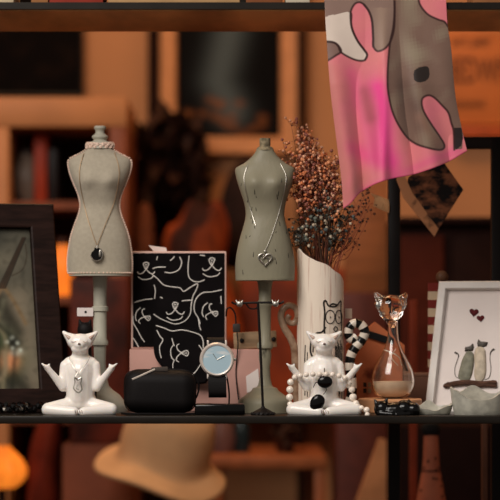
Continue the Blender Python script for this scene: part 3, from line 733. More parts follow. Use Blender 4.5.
vs([(324, 336), (323.5, 325), (324, 312), (323, 303), (325, 301), (328, 306), (335, 306.5), (339, 302), (340.5, 302), (340.3, 310), (341, 325), (340, 336)], .0009)
vs([(329, 305.5), (332, 304), (336, 305)], .0009)
for cx_, rx in ((329.5, 4.6), (338.2, 3.4)):
    vs([(cx_ + rx * math.cos(a), 317 + 6.6 * math.sin(a)) for a in [2 * PI * i / 14 for i in range(15)]], .0006, 3); vs([(cx_, 316.5), (cx_ + .5, 318.2)], .0006)
vs([(333, 329), (335, 326.5), (337, 329), (335, 331.5), (333, 329)], .0006)
vs([(312, 337), (316, 333), (321, 332), (325, 327)], .0009); vs([(311, 338), (310, 350), (311.5, 356)], .0012); vs([(313, 340), (312.5, 352)], .0009)
vs([(305, 345), (304.5, 360), (305, 375), (304.6, 395)], .0007); vs([(307, 352), (306.5, 372), (307, 396)], .0006)
for i in range(9): vs([(334 + i * .95, 340 + (i % 3) * 3), (334.6 + i * .9, 352), (333.8 + i * .95, 362 + (i % 2) * 5)], .00045)
for i in range(7): vs([(336 + i * .95, 366), (336 + i * .9, 380), (335.6 + i * .95, 398 - i % 3 * 4)], .0006)
t.part('body', b, [M_vase, mat('black_underglaze', (38, 32, 30), .5)])
# beige curled handle
sp = [(298.5, 408), (296, 392), (295.5, 370), (294.5, 350), (290.5, 338), (284.5, 328), (281, 317), (283.5, 308.5), (290, 305.5), (296, 309), (297.5, 316.5), (294.5, 322.5), (289.5, 322.5), (287.5, 318.5), (289.5, 315)]
P = catmull([(t.x(a), -.004, t.z(c)) for a, c in sp], 7); n = len(P)
t.part('curled_handle', B().tube(P, [(.0044 - .0016 * (i / n)) for i in range(n)], 12), M_tail, label='beige curled tail handle')
# striped handle
sp = [(349, 406), (351.5, 392), (351, 376), (349.5, 364), (351, 355), (355.5, 347), (361.5, 340), (364.5, 332), (361, 325), (354, 323.5), (349, 328.5), (348.5, 336), (352.5, 339.5), (356.5, 336)]
P = catmull([(t.x(a), -.006, t.z(c)) for a, c in sp], 8); n = len(P)
b = B(); chunk = 5
for i in range(0, n - 1, chunk):
    seg_ = P[i:i + chunk + 1]
    rr = .0056 - .0010 * (i / n); b.tube(seg_, rr, 12, mi=(i // chunk) % 2)
t.part('striped_handle', b, [M_whiteglaze, M_blackgloss], label='black and white striped tail handle')
t.part('price_tag', B().box((t.x(348.5), .0, t.z(313.5)), (7 * k, .0006, 10 * k)), mat('dull_tag', (150, 128, 112), .8), label='small dull tag')

# dried flowers: stems start inside the vase
yF = yV
def bunch(name, label, targets, stemcol, heads, seed, spread, hs, nst, mh, bloom_r, foot=(322, 372)):
    t = T(name, label, 'dried flowers', 320.3, yF, 0)
    r = random.Random(seed); st = B(); bl = B()
    for i in range(nst):
        tx, ty = r.choice(targets); tx += r.gauss(0, spread); ty += r.gauss(0, spread)
        tdy = r.uniform(-.018, .022)
        base = (t.x(foot[0] + r.uniform(-12, 12)), r.uniform(-.009, .012), t.z(foot[1] + r.uniform(-15, 15)))
        rimp = (t.x(322 + (tx - 322) * .28 + r.uniform(-3, 3)), r.uniform(-.008, .01), t.z(272))
        mid = (t.x(322 + (tx - 322) * .62 + r.uniform(-3, 3)), tdy * .5, t.z((272 + ty) / 2 + r.uniform(-4, 4)))
        tip = (t.x(tx), tdy, t.z(ty))
        P = catmull([base, rimp, mid, tip], 5); n = len(P)
        st.tube(P, [.00055 - .0003 * j / n for j in range(n)], 4)
        for hnum in range(heads):
            j = r.randint(int(n * .8), n - 1); q0 = P[j]
            d = Vector((r.gauss(0, 1), r.gauss(0, .8), r.gauss(.35, .8))).normalized() * r.uniform(.003, hs)
            q1 = q0 + d; st.tube([q0, (q0 + q1) / 2 + Vector((0, 0, .0008)), q1], .00022, 3, cap=False)
            rr = bloom_r * r.uniform(.6, 1.3)
            bl.ball(q1, (rr, rr, rr * 1.15), flat=True, mi=r.randrange(len(mh)), rot=Matrix.Rotation(r.uniform(0, 3), 3, 'X'))
    o = t.part('stems', st, stemcol, kind='stuff'); o = t.part('blossoms', bl, mh, kind='stuff')
    return t
Mst = mat('dried_stem', (92, 48, 34), .8); 
bunch('dried_flower_bunch', 'rusty pink dried flower heads rising from the vase below the scarf', [(296, 135), (303, 140), (299, 152), (310, 145), (316, 152), (306, 162), (318, 164), (326, 160), (300, 172), (312, 176), (324, 176), (332, 184), (330, 168), (305, 184), (296, 160)],
      Mst, 22, 11, 5, .012, 66, [mat('dried_pink', (230, 156, 112), .8), mat('dried_rust', (206, 122, 80), .8), mat('dried_pale', (226, 172, 140), .8), mat('dried_mauve', (150, 92, 80), .8)], .0016)
bunch('dried_flower_bunch', 'grey green dried eucalyptus sprigs with pale berries in the vase', [(318, 200), (328, 196), (336, 205), (330, 212), (322, 222), (338, 224), (314, 214), (310, 208), (306, 222), (334, 236), (324, 240), (342, 214), (332, 188), (300, 216), (297, 238)],
      mat('grey_stem', (78, 60, 46), .8), 12, 5, 4, .011, 36, [mat('dusty_green', (104, 108, 98), .8), mat('dark_leaf', (52, 46, 40), .8), mat('pale_berry', (190, 172, 148), .7), mat('slate_leaf', (84, 92, 92), .8)], .0017)
bunch('dried_twig_bunch', 'bare reddish dried twigs leaning out of the vase towards the rack post', [(362, 196), (368, 190), (372, 204), (356, 206), (350, 222), (366, 218), (346, 236), (360, 238), (340, 250)],
      mat('red_twig', (130, 66, 48), .8), 5, 23, 3, .008, 22, [mat('twig_bud', (96, 60, 44), .8), mat('twig_bud_dark', (62, 42, 34), .8)], .0013)

# ================================================================== CARDBOARD HOUSE behind
t = T('house_box', 'orange-brown card house with small windows behind the striped handle', 'box', 372, .165, 0)
k = t.k
t.part('body', B().prism([(t.x(346), 0), (t.x(404), 0), (t.x(404), t.z(345)), (t.x(375), t.z(322)), (t.x(346), t.z(345))], -.01, .015), mat('orange_brown_card', (186, 104, 66), .75, col2=(110, 50, 32), vscale=35, thresh=(.3, .42)))
for (a, c) in ((364.5, 384.5), (369, 384.5), (364.5, 390.5), (369, 390.5), (376.5, 384.5), (380.5, 384.5), (376.5, 390.5), (380.5, 390.5)):
    t.part('window_square', B().box((t.x(a), -.0102, t.z(c)), (3.2 * k, .0006, 4.4 * k)), mat('window_dark', (48, 38, 30), .6) if a not in (369, 380.5) else mat('window_pale', (150, 120, 84), .6))
t.part('roof_strip', B().box((t.x(380), -.012, t.z(338)), (28 * k, .002, 7 * k), rot=Matrix.Rotation(math.radians(18), 3, 'Y')), M_blackmat, label='black slanting strip')

# ================================================================== GLASS DECANTER
yG = .098
t = T('wooden_disc', 'pale tan round block under the glass cat bottle', 'block', 390, yG, 0)
k = t.k
ZD = t.z(398.5)
t.part('disc', B().lathe([(31 * k, 0), (32 * k, .001), (32 * k, ZD - .001), (31 * k, ZD)], seg=48), mat('pale_tan_wood', (206, 150, 108), .5, var=.12, vscale=20))
t = T('glass_bottle', 'clear glass cat-headed bottle half full of cloudy peach liquid', 'bottle', 393, yG, ZD + .0002)
k = t.k
pr = smooth_tab([(.1, 398.2), (11, 397.8), (17.5, 394), (21.2, 387), (21.8, 380), (20.6, 372.5), (17.8, 365), (12.8, 356), (8.8, 348), (6.2, 340), (5.1, 330), (5.1, 320), (5.8, 314)], 5)
outer = [(max(r, .1) * k, t.z(p)) for r, p in pr]; inner = [(max(r * .93 - .5, .05) * k, t.z(p) + (.0016 if p > 393 else 0)) for r, p in pr]
t.part('body', B().lathe(outer + inner[::-1], seg=48), M_glass)
liq = [(max(r * .93 - .62, .04) * k, t.z(p) + .0018 * (p > 393)) for r, p in pr if p >= 381]
t.part('cloudy_liquid', B().lathe(liq, seg=48), mat('cloudy_peach_liquid', (246, 220, 192), .35, var=.03), label='cloudy peach liquid')
b = B(); b.tube(catmull([(t.x(384), 0, t.z(350)), (t.x(392), -.006, t.z(353)), (t.x(399), -.004, t.z(358)), (t.x(402), .003, t.z(366))], 6), .0006, 6); b.tube(catmull([(t.x(396), 0, t.z(349)), (t.x(391), -.002, t.z(357)), (t.x(398), 0, t.z(366))], 6), .0005, 6)
t.part('floating_crystals', b, mat('white_crystal', (230, 220, 205), .3))
b = B(); hx = 391.0; q = lambda px_, py, dy=0: (t.x(px_), dy, t.z(py))
b.ball(q(hx, 305.5), (14.5 * k, .0125, 11 * k))
for s in (-1, 1): b.ball(q(hx + s * 8, 304), (8.2 * k, .009, 8 * k)); b.caps(q(hx + s * 6, 312), q(hx + s * 1, 318), 6.5 * k, 6 * k)
b.ball(q(hx, 312), (11 * k, .011, 9 * k)); b.ball(q(hx, 313, -.001), (9 * k, .009, 8 * k)); b.caps(q(hx + .5, 316), q(392, 323), 5.4 * k, 5 * k)
for s in (-1, 1): b.caps(q(hx + s * 9.5, 301), q(hx + s * 14.6, 295), 6.2 * k, 2.8 * k)
t.part('cat_head_stopper', fuse(b, .0009, 4), M_glass, label='solid glass cat head')
for s in (-1, 1): t.part('ear_stud', B().ball(q(hx + s * 15.6, 303.5), .0012, seg=8), mat('gold', (200, 130, 80), .25, 1))

# ================================================================== BLACK LYING CAT
t = T('lying_cat', 'glossy black lying cat figurine in front of the glass bottle', 'figurine', 397, .024, 0)
k = t.k; b = B(); q = lambda px_, py, dy=0: (t.x(px_), dy, t.z(py))
b.ball(q(396, 411.0), (17 * k, .010, 9 * k)); b.ball(q(404, 409.5), (9 * k, .010, 10 * k)); b.ball(q(382, 409), (8.2 * k, .008, 8.5 * k)); b.ball(q(413, 410, -.001), (7.6 * k, .009, 8 * k))
for (a, c) in (((377.5, 405), (374.8, 400)), ((385, 404), (387, 398.5)), ((410.5, 405), (408.8, 400)),): b.caps(q(*a), q(*c), 3.2 * k, 1.1 * k)
b.caps(q(380, 413, -.006), q(392, 414, -.009), 2.6 * k, 2.4 * k); b.caps(q(408, 414, -.007), q(396, 414.5, -.009), 2.4 * k, 1.8 * k)
me = fuse(b, .0007, 3)
for v in me.vertices: v.co.z = max(v.co.z, 0)
t.part('body', me, M_blackgloss)

# ================================================================== WHITE FRAME
lean, yaw = math.radians(20), math.radians(-22)
w, h, bd = .125, .1465, .0085
t, x0 = leaning_frame('picture_frame', 'white picture frame leaning on the shelf with two pebble cats on driftwood', 424, .108, w, h, bd, .012, lean, yaw, M_white, False)
t.part('paper', B().box((w / 2, .0085, h / 2), (w - 2 * bd, .002, h - 2 * bd)), M_paper)
t.part('backboard', B().box((w / 2, .0108, h / 2), (w - .01, .002, h - .01)), M_white)
yq = .0073
_F = Matrix.Translation((X(424, .108), .108, 0)) @ Matrix.Rotation(yaw, 4, 'Z') @ Matrix.Rotation(-lean, 4, 'X')
_I = _F.inverted()
def fp(px_, py):      # where the sight line of a photo position meets the picture paper
    o_ = _I @ Vector((CX, -D0, CZ)); e_ = _I @ Vector((X(px_, 0), 0, Z(py, 0))); d_ = e_ - o_
    p_ = o_ + d_ * ((yq - o_.y) / d_.y); return p_.x, p_.z
def pb(poly, th, m, name, label=None, par=None):
    b = B(); P = [fp(*p) for p in poly]; cxx = sum(p[0] for p in P) / len(P); czz = sum(p[1] for p in P) / len(P)
    R = []
    for f_, dy in ((1, 0), (1.0, -th * .4), (.85, -th * .8), (.5, -th), (.1, -th * 1.05)): R.append([(cxx + (p[0] - cxx) * f_, yq + dy, czz + (p[1] - czz) * f_) for p in P])
    return t.part(name, b.rings(R), m, par, label)
Mp1 = mat('grey_green_pebble', (124, 122, 106), .6, var=.2, vscale=200); Mp2 = mat('pale_pebble', (190, 176, 156), .6, var=.15, vscale=200)
Mp3 = mat('dark_grey_stone', (88, 82, 76), .6, var=.3, vscale=300); Mhe = mat('dark_red_felt', (84, 20, 22), .7, var=.3, vscale=300)
a_ = pb(sm([(461, 381), (458.5, 377), (460, 369), (463, 359), (467, 352.5), (472, 352), (474, 357), (473, 370), (470, 379), (465, 382), (461, 381)], 4)[:-1], .0035, Mp1, 'pebble_cat_body', 'grey green pebble cat')
pb([(465, 351.5), (468.5, 351), (472.5, 351), (474, 347.5), (473.3, 344), (470.8, 346.6), (468.6, 347.2), (465.3, 347.6)], .003, Mp3, 'cat_head', None, a_)
b = B().tube([(lambda p: (p[0], yq - .0006, p[1]))(fp(v.x, v.y)) for v in catmull([(460, 379, 0), (455.5, 376, 0), (455, 368, 0), (457.5, 360, 0), (458.5, 355, 0), (455, 352.5, 0)], 6)], [.0003] * 22 + [.0006] * 5 + [.001] * 4, 6)
t.part('cat_tail', b, Mp3, a_)
a_ = pb(sm([(476, 381), (474.5, 375), (475, 366), (474.5, 357), (476, 349), (481, 347), (485, 350), (486, 360), (486, 372), (484, 379), (480, 382), (476, 381)], 4)[:-1], .0038, Mp2, 'pebble_cat_body', 'pale pebble cat')
pb([(478, 347), (482, 347.5), (486.5, 346), (488, 342.5), (484.5, 342), (481.5, 342), (478.5, 339.5), (477.4, 343.5)], .003, Mp3, 'cat_head', None, a_)
b = B().tube([(lambda p: (p[0], yq - .0006, p[1]))(fp(v.x, v.y)) for v in catmull([(485, 380, 0), (489.5, 377, 0), (491, 368, 0), (490, 359, 0), (491, 352, 0), (494.5, 349, 0)], 6)], [.0003] * 22 + [.0006] * 5 + [.001] * 4, 6)
t.part('cat_tail', b, Mp3, a_)
b = B(); Md = mat('driftwood', (84, 58, 46), .8, var=.35, vscale=120, stretch=(1, 1, 5), bump=.4)
def fq(px_, py, dy=0): p = fp(px_, py); return (p[0], yq - dy, p[1])
b.tube(catmull([fq(444, 387, .002), fq(455, 384.5, .003), (fq(468, 383.5, .0035)), fq(482, 384.5, .003), fq(497, 383, .002)], 5), [.0014] + [.0028] * 19 + [.002], 8); b.tube(catmull([fq(476, 387, .003), fq(486, 386, .0035), fq(497, 386.5, .002)], 5), .0018, 8)
b.tube([fq(446, 387.5, .003), fq(450, 384, .0035)], .002, 8)
t.part('driftwood', b, Md)
def heart(cx_, cy, s, ang):
    r = []
    for i in range(28):
        a = 2 * PI * i / 28; u_ = s * 16 * math.sin(a) ** 3 / 16; v_ = -s * (13 * math.cos(a) - 5 * math.cos(2 * a) - 2 * math.cos(3 * a) - math.cos(4 * a)) / 16
        r.append((cx_ + u_ * math.cos(ang) - v_ * math.sin(ang), cy + u_ * math.sin(ang) + v_ * math.cos(ang)))
    return r
pb(heart(474, 312.5, 4.6, .1), .0015, Mhe, 'felt_heart'); pb(heart(480.6, 318.5, 3.8, -.1), .0015, Mhe, 'felt_heart')

# ================================================================== GREY FOLDED BOWLS
def bowl(px, y, rx, lo, side, back, label, sd):
    t = T('folded_bowl', label, 'bowl', px, y, 0, 'frosted grey folded bowls'); k = t.k
    def H(a):
        g_ = lambda c, w_: math.exp(-(((a - c + PI) % (2 * PI) - PI) / w_) ** 2)
        return lo + side * abs(math.cos(a)) ** 1.6 + back * g_(PI / 2 + .1, .42) + .0006 * math.sin(7 * a + sd)
    R = []; n = 72
    for f_ in (0, .02, .3, .6, .85, 1):
        R.append([(rx * (.84 + .16 * f_ ** .7) * math.cos(a), rx * .62 * (.8 + .2 * f_ ** .7) * math.sin(a), H(a) * f_) for a in [2 * PI * j / n for j in range(n)]])
    for f_ in (1, .6, .12): R.append([((rx - .0022) * (.84 + .16 * f_ ** .7) * math.cos(a), (rx - .003) * .62 * (.8 + .2 * f_ ** .7) * math.sin(a), H(a) * f_ + .0001) for a in [2 * PI * j / n for j in range(n)]])
    t.part('shell', B().rings(R), M_frost)
bowl(479, .032, .0295, .0145, .0135, .015, 'larger frosted grey bowl with folded peaks in front of the white frame', 0)
bowl(432, .04, .0215, .0045, .007, .009, 'smaller low frosted grey bowl between black lying cat and larger bowl', 2)

# ================================================================== THINGS BEHIND RIGHT
t = T('striped_column', 'red and white striped column ornament with round brown knob behind the white frame', 'ornament', 437, .179, 0)
k = t.k; b = B(); n = 15; H_ = t.z(283)
for i in range(n):
    z0 = H_ * i / n; b.box((0, 0, z0 + H_ / n / 2), (18 * k, .01, H_ / n), mi=i % 2)
t.part('column', b, [mat('dull_red_paint', (112, 36, 30), .6), mat('dull_cream_paint', (190, 168, 140), .6)])
t.part('knob', B().ball((t.x(442), 0, t.z(277)), .0068), mat('brown_knob', (92, 62, 44), .5))
t = T('brown_box', 'small brown box between the glass bottle and white frame', 'box', 419, .165, 0)
t.part('body', B().box((0, 0, t.z(376) / 2), (28 * t.k, .03, t.z(376)), .001), mat('brown_card', (112, 76, 60), .7)); t.part('lid', B().box((0, 0, t.z(374.5)), (29 * t.k, .031, .004), .001), mat('brown_card_lid', (126, 88, 70), .7))

# diamond card hanging on rack
t = T('hanging_diamond', 'dark mottled diamond-shaped plaque hanging below the scarf with pale edge', 'plaque', 432, .205, Z(236, .205))
k = t.k
b = B().prism([(t.x(434), 0), (t.x(463), t.z(190)), (t.x(436), t.z(152)), (t.x(408), t.z(178)), (t.x(407), t.z(200))], -.004, .003)
t.part('plaque', b, mat('black_brown_marbling', (132, 80, 52), .4, col2=(14, 8, 7), vscale=55, thresh=(.46, .62), stretch=(1, 1, 1.6)))
b = B().prism([(t.x(434), -.001), (t.x(438), t.z(229)), (t.x(412), t.z(193)), (t.x(400), t.z(166)), (t.x(396), t.z(180)), (t.x(403), t.z(198))], -.0062, -.0042)
t.part('pale_edge', b, mat('pale_edge_wood', (172, 116, 78), .6, col2=(60, 36, 26), vscale=60, thresh=(.32, .45)), label='pale tan strip')
t.part('cord', B().tube([(t.x(436), 0, t.z(153)), (t.x(440), .018, t.z(144))], .0007, 5), M_blackmat)
t = T('paper_tag', 'crumpled cream paper tag stuck to the rack post beside the twigs', 'tag', 380, .222, Z(214, .222))
b = B(); Pp = [[(370, 193), (380, 196), (389, 200)], [(375, 198), (383, 203), (389, 206)], [(373, 206), (381, 210), (389, 213)]]
b.rings([[(t.x(a), .003 * math.sin(i * 2 + j), t.z(c)) for j, (a, c) in enumerate(r_)] for i, r_ in enumerate(Pp)] , closed_u=False, cap=False, smooth=False)
me = b.mesh('paper_tag'); o = t.part('paper', me, mat('cream_paper', (196, 148, 104), .8)); m = o.modifiers.new('thick', 'SOLIDIFY'); m.thickness = .0006

# ================================================================== SHOP INTERIOR
def flatbox(name, label, cat, x0, y0, x1, y1, Y, dep, m, z0=None, group=None, bev=.003):
    """box whose front face covers a photo rectangle at depth Y"""
    c = ((X(x0, Y) + X(x1, Y)) / 2, Y + dep / 2, 0); zt, zb = Z(y0, Y), (Z(y1, Y) if z0 is None else z0)
    return single(name, B().box((0, 0, (zt - zb) / 2), (X(x1, Y) - X(x0, Y), dep, zt - zb), bev), m, label, cat, (c[0], c[1], zb), group=group)
def wall_picture(label, x0, y0, x1, y1, fr, mf, paintfn, rail=0):
    Y = YW - .03; t = T('framed_painting', label, 'painting', (x0 + x1) / 2, Y, Z(y1, Y)); k = t.k
    b = B(); R = []
    def ring(o, yy): return [(t.x(x0) + o, yy, o), (t.x(x1) - o, yy, o), (t.x(x1) - o, yy, t.z(y0) - o), (t.x(x0) + o, yy, t.z(y0) - o)]
    t.part('frame', b.rings([ring(0, .028), ring(0, 0), ring(fr * k * .9, .002), ring(fr * k, .012), ring(fr * k, .028)], cap=False, close_v=True, smooth=False), mf)
    nx_, nz_ = 90, 90; u = np.linspace(0, 1, nx_)[None, :].repeat(nz_, 0); v = np.linspace(0, 1, nz_)[:, None].repeat(nx_, 1)
    C = paintfn(x0 + u * (x1 - x0), y0 + v * (y1 - y0), u, v)
    P = np.stack([t.x(x0) + u * (t.x(x1) - t.x(x0)), np.full_like(u, .014), (1 - v) * t.z(y0)], -1)
    t.part('canvas', sheet_mesh(P, C, .004), M_paint)
Mtanf = mat('tan_frame', (190, 126, 78), .5, var=.08)
def dark1(PX, PY, u, v):
    C = np.zeros(PX.shape + (3,)) + np.array(lin((13, 8, 7))); return over(C, (34, 20, 14), np.clip(nfield(PX, PY, 20, 2) * 1.5, 0, 1) * .5)
wall_picture('nearly black painting in a thin dark frame, high on the wall over the linen bust', -70, -70, 83, 96, 3, mat('dark_frame', (24, 16, 13), .5), dark1)
def dark2(PX, PY, u, v):
    C = np.zeros(PX.shape + (3,)) + np.array(lin((15, 13, 13)))
    C = over(C, (84, 92, 92), np.exp(-(dline(PX, PY, [(232, 20), (218, 80), (232, 110)]) / 17) ** 2) * .8)
    r = random.Random(2)
    for i in range(16): C = over(C, (128, 74, 40), np.exp(-(np.hypot((PX - r.uniform(184, 266)) / 1.6, PY - r.uniform(112, 134) + (0 if i % 3 else 16)) / 3.2) ** 2) * .75)
    return C
wall_picture('large dark painting with grey centre and orange leaves in a wide tan frame', 160, -45, 297, 153, 17, Mtanf, dark2)
for i, (a, c) in enumerate(((148, 160), (297, 305))):
    Y = YW - .02; struct('trim_%d' % (i + 1), B().box((X((a + c) / 2, Y), Y, .3), ((c - a) * S(Y) * .001, .035, 2.4)), mat('dark_batten', (34, 18, 13), .8, spec=.03))

# tan cupboard at left with goods
Y = 1.25
t = T('open_cupboard', 'tan wooden open cupboard against the back wall behind the linen bust', 'cupboard', 40, Y, -1.0); k = t.k
Mtan = mat('tan_cupboard', (176, 116, 72), .5, var=.12, vscale=8)
H0 = t.z(97); xl, xr = t.x(-70), t.x(127)
t.part('top_panel', B().box(((xl + xr) / 2, .15, H0 - 15 * k), (xr - xl, .3, 30 * k), .003), Mtan)
t.part('side_panel', B().box((xr - 9 * k, .15, (H0 - 30 * k) / 2), (18 * k, .3, H0 - 30 * k), .003), mat('brown_cupboard', (120, 62, 36), .5))
t.part('side_panel', B().box((t.x(2), .15, (H0 - 30 * k) / 2), (14 * k, .3, H0 - 30 * k), .003), Mtan)
t.part('side_panel', B().box((xl + 8 * k, .15, (H0 - 30 * k) / 2), (16 * k, .3, H0 - 30 * k), .003), Mtan)
t.part('back_panel', B().box(((xl + xr) / 2, .295, (H0 - 30 * k) / 2), (xr - xl - 4 * k, .01, H0 - 30 * k)), mat('dark_cupboard_back', (52, 24, 16), .6))
for zz in (t.z(205), t.z(300), t.z(420)): t.part('shelf_board', B().box(((xl + xr) / 2, .15, zz), (xr - xl - 40 * k, .28, .012)), mat('brown_cupboard', (0, 0, 0)))
zsh = Z(205, Y) + .007
def goods(name, label, cat, px0, px1, top, base, m, dy=.1, dep=.08, group=None):
    Yg = Y + dy; x0, x1 = X(px0, Yg), X(px1, Yg)
    return single(name, B().box((0, 0, (Z(top, Yg) - base) / 2), (x1 - x0, dep, Z(top, Yg) - base), .003), m, label, cat, ((x0 + x1) / 2, Yg, base), group=group)
goods('book', 'tall red-brown book standing in the cupboard above the dark frame', 'book', 36, 49, 136, zsh, mat('red_book', (160, 52, 24), .5), group='books in the cupboard')
goods('book', 'dark book standing in the cupboard beside the red-brown book', 'book', 50, 60, 150, zsh, mat('black_book', (30, 18, 14), .5), group='books in the cupboard')
t = T('round_pot', 'grey rounded pot in the cupboard left of the red-brown book', 'pot', 27, Y + .08, zsh)
t.part('body', B().lathe([(r * t.k, zz) for r, zz in ((8, 0), (14, .02), (15, .04), (11, .06), (8, .066), (9, .075))], seg=24), mat('grey_pot', (104, 88, 76), .4)); t.part('rim', B().lathe([(8 * t.k, .073), (9.8 * t.k, .074), (9.8 * t.k, .08), (8 * t.k, .081)], seg=24), mat('dark_pot', (38, 26, 20), .5))
zsh2 = Z(300, Y) + .007
for i, (a, c, tp, m, lb) in enumerate(((54, 72, 238, mat('amber_jar_lamp', (236, 120, 36), .3, emis=.7), 'small lit amber lamp shaped as a glowing jar in the cupboard just left of the linen bust waist'),  # small lit lamp, modelled as a jar body with emission added
                                   (110, 116, 222, mat('dull_red_jar', (140, 44, 22), .4), 'dull red jar in the cupboard right of the linen bust waist'),)):
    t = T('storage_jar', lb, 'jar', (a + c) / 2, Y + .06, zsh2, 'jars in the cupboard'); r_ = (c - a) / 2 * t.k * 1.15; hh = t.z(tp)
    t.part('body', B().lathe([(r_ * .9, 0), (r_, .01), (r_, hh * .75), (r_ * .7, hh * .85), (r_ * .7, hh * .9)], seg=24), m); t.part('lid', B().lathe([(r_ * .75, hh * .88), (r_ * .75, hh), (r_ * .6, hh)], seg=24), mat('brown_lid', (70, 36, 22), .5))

def leafy(name, label, px, Y, base, cx_, cy_, rx, ry, n, size, mleaf, seed, mpot, potr, poth):
    t = T(name, label, 'plant', px, Y, base); k = t.k; r = random.Random(seed)
    t.part('pot', B().lathe([(potr * .75, 0), (potr, poth * .9), (potr * 1.06, poth * .92), (potr * 1.06, poth), (potr * .9, poth)], seg=24), mpot)
    b = B(); st = B()
    for i in range(n):
        a, rr = r.uniform(0, 2 * PI), math.sqrt(r.random()); c = Vector((t.x(cx_ + rx * rr * math.cos(a)), r.uniform(-.06, .06), t.z(cy_ + ry * rr * math.sin(a))))
        R_ = Matrix.Rotation(r.uniform(0, 6.3), 3, 'Z') @ Matrix.Rotation(r.uniform(-1.2, 1.2), 3, 'X'); s = size * r.uniform(.6, 1.3)
        vs_ = [b.bm.verts.new(c + R_ @ Vector(p) * s) for p in ((0, -1, 0), (.32, -.2, .12), (0, .1, 0), (-.32, -.2, .12), (0, 1, -.15), (.25, .45, .06), (-.25, .45, .06))]
        for f_ in ((0, 1, 2), (0, 2, 3), (1, 5, 2), (2, 5, 4), (2, 4, 6), (3, 2, 6)): b.bm.faces.new([vs_[j] for j in f_])
        if i % 8 == 0: st.tube(catmull([(r.uniform(-.01, .01), 0, poth * .9), (c.x * .4, c.y * .5, (poth + c.z) * .5), tuple(c)], 5), .0018, 4)
    t.part('foliage', b, mleaf, kind='stuff'); t.part('stems', st, M_darkwood, kind='stuff')
Mtab = mat('brown_counter', (96, 44, 26), .5, var=.2, vscale=10)
t = T('wall_ledge', 'brown wooden ledge fixed to the shop wall under the dark plant', 'ledge', 184, 1.5, Z(352, 1.36)); k = t.k; ct = t.z0 + .02
t.part('board', B().box((0, .02, .01), (104 * k, .32, .02), .003), Mtab)
for px_ in (145, 222): t.part('bracket', B().box((t.x(px_), .04, -.04), (.02, .24, .08), .003), Mtab)
leafy('potted_plant', 'dark leafy potted plant between the linen bust and the green grey bust', 168, 1.58, ct, 168, 180, 38, 66, 330, .036, [mat('dark_leaves', (50, 26, 16), .7)], 3, mat('brown_pot', (90, 40, 24), .5), .05, .10)
def cloth_thing(name, label, cat, pts, Y, dep, m, zbase=None):
    """soft rounded upholstered shape"""
    xs = [p[0] for p in pts]; px = (min(xs) + max(xs)) / 2; py = max(p[1] for p in pts)
    t = T(name, label, cat, px, Y, Z(py, Y)); P = [(t.x(a), t.z(c)) for a, c in sm(pts + [pts[0]], 5)[:-1]]
    cx_ = sum(p[0] for p in P) / len(P); cz_ = sum(p[1] for p in P) / len(P); R = []
    for f_, dy in ((.05, -.5), (.5, -.47), (.8, -.36), (.95, -.18), (1, 0), (.95, .2), (.8, .4), (.3, .5)): R.append([(cx_ + (p[0] - cx_) * f_, dy * dep, cz_ + (p[1] - cz_) * f_) for p in P])
    for i_, ring_ in enumerate(R):
        R[i_] = [(x_, y_ + .35 * dep * noise.noise(Vector((x_ * 22, 3.1, z_ * 9))), z_) for x_, y_, z_ in ring_]
    t.part('body', B().rings(R), m); return t
Mor = mat('orange_fabric', (176, 74, 28), .85, col2=(44, 18, 12), thresh=(.38, .6), vscale=16, stretch=(1, 1, .4))
cloth_thing('draped_cloth', 'rust orange crumpled cloth on the ledge behind the printed box', 'cloth', [(164, 350), (168, 285), (162, 252), (167, 228), (178, 220), (190, 199), (204, 206), (219, 201), (229, 228), (225, 268), (237, 300), (237, 350)], 1.43, .08, Mor)
cloth_thing('draped_cloth', 'brown-grey crumpled cloth on the ledge beside the rust orange cloth', 'cloth', [(134, 350), (138, 290), (133, 236), (140, 204), (152, 212), (155, 260), (158, 350)], 1.43, .07, mat('brown_fabric', (112, 62, 40), .85, var=.4, vscale=20))
cloth_thing('hanging_coat', 'dark brown coat hanging on the wall behind the green grey bust', 'coat', [(216, 268), (219, 210), (230, 172), (246, 160), (262, 178), (272, 215), (276, 268)], 1.56, .08, mat('dark_coat', (40, 22, 17), .9, var=.3))
flatbox('wall_cabinet', 'wide rust-coloured wall cabinet behind the green bust stand and vase', 'cabinet', 240, 268, 352, 412, 1.5, .18, mat('rust_crate', (166, 68, 30), .7, col2=(84, 32, 18), thresh=(.3, .6), vscale=7))
zch = Z(444, 1.0)
flatbox('storage_crate', 'dark red crate standing on a chest behind the linen bust stand', 'crate', 70, 278, 128, 420, 1.0, .15, mat('dark_red_wood', (110, 42, 24), .6, col2=(34, 14, 10), vscale=12), z0=zch)
flatbox('storage_chest', 'reddish brown chest below the shelf beside the beige hat', 'chest', 62, 444, 134, 640, 1.0, .2, mat('chest_wood', (120, 62, 38), .6, var=.3, vscale=9), z0=-1)
# wooden board right of vase
flatbox('wooden_board', 'upright warm brown board standing between the vase and the rack post', 'board', 345, 160, 388, 292, 1.2, .03, M_brownwood, z0=Z(292, 1.1))
flatbox('low_cabinet', 'dark brown low cabinet beneath the upright board', 'cabinet', 336, 292, 388, 500, 1.1, .2, mat('dark_red_brown', (84, 36, 24), .5, var=.2), z0=-1)
t = T('dark_cabinet', 'very dark wooden cabinet standing behind the rack and white frame', 'cabinet', 448, 1.0, -1.0); k = t.k
t.part('body', B().box((0, .17, t.z(224) / 2), (104 * k, .34, t.z(224)), .003), mat('black_brown_wood', (34, 17, 13), .7, spec=.05)); t.part('top', B().box((0, .165, t.z(221)), (108 * k, .37, 7 * k), .003), mat('black_brown_wood', (0, 0, 0)))
t.part('door', B().box((t.x(422), -.004, t.z(224) / 2), (44 * k, .012, t.z(224) - .03), .004), mat('reddish_black_wood', (70, 28, 18), .7, spec=.05)); t.part('door', B().box((t.x(474), -.004, t.z(224) / 2), (44 * k, .012, t.z(224) - .03), .004), mat('black_brown_wood', (0, 0, 0)))
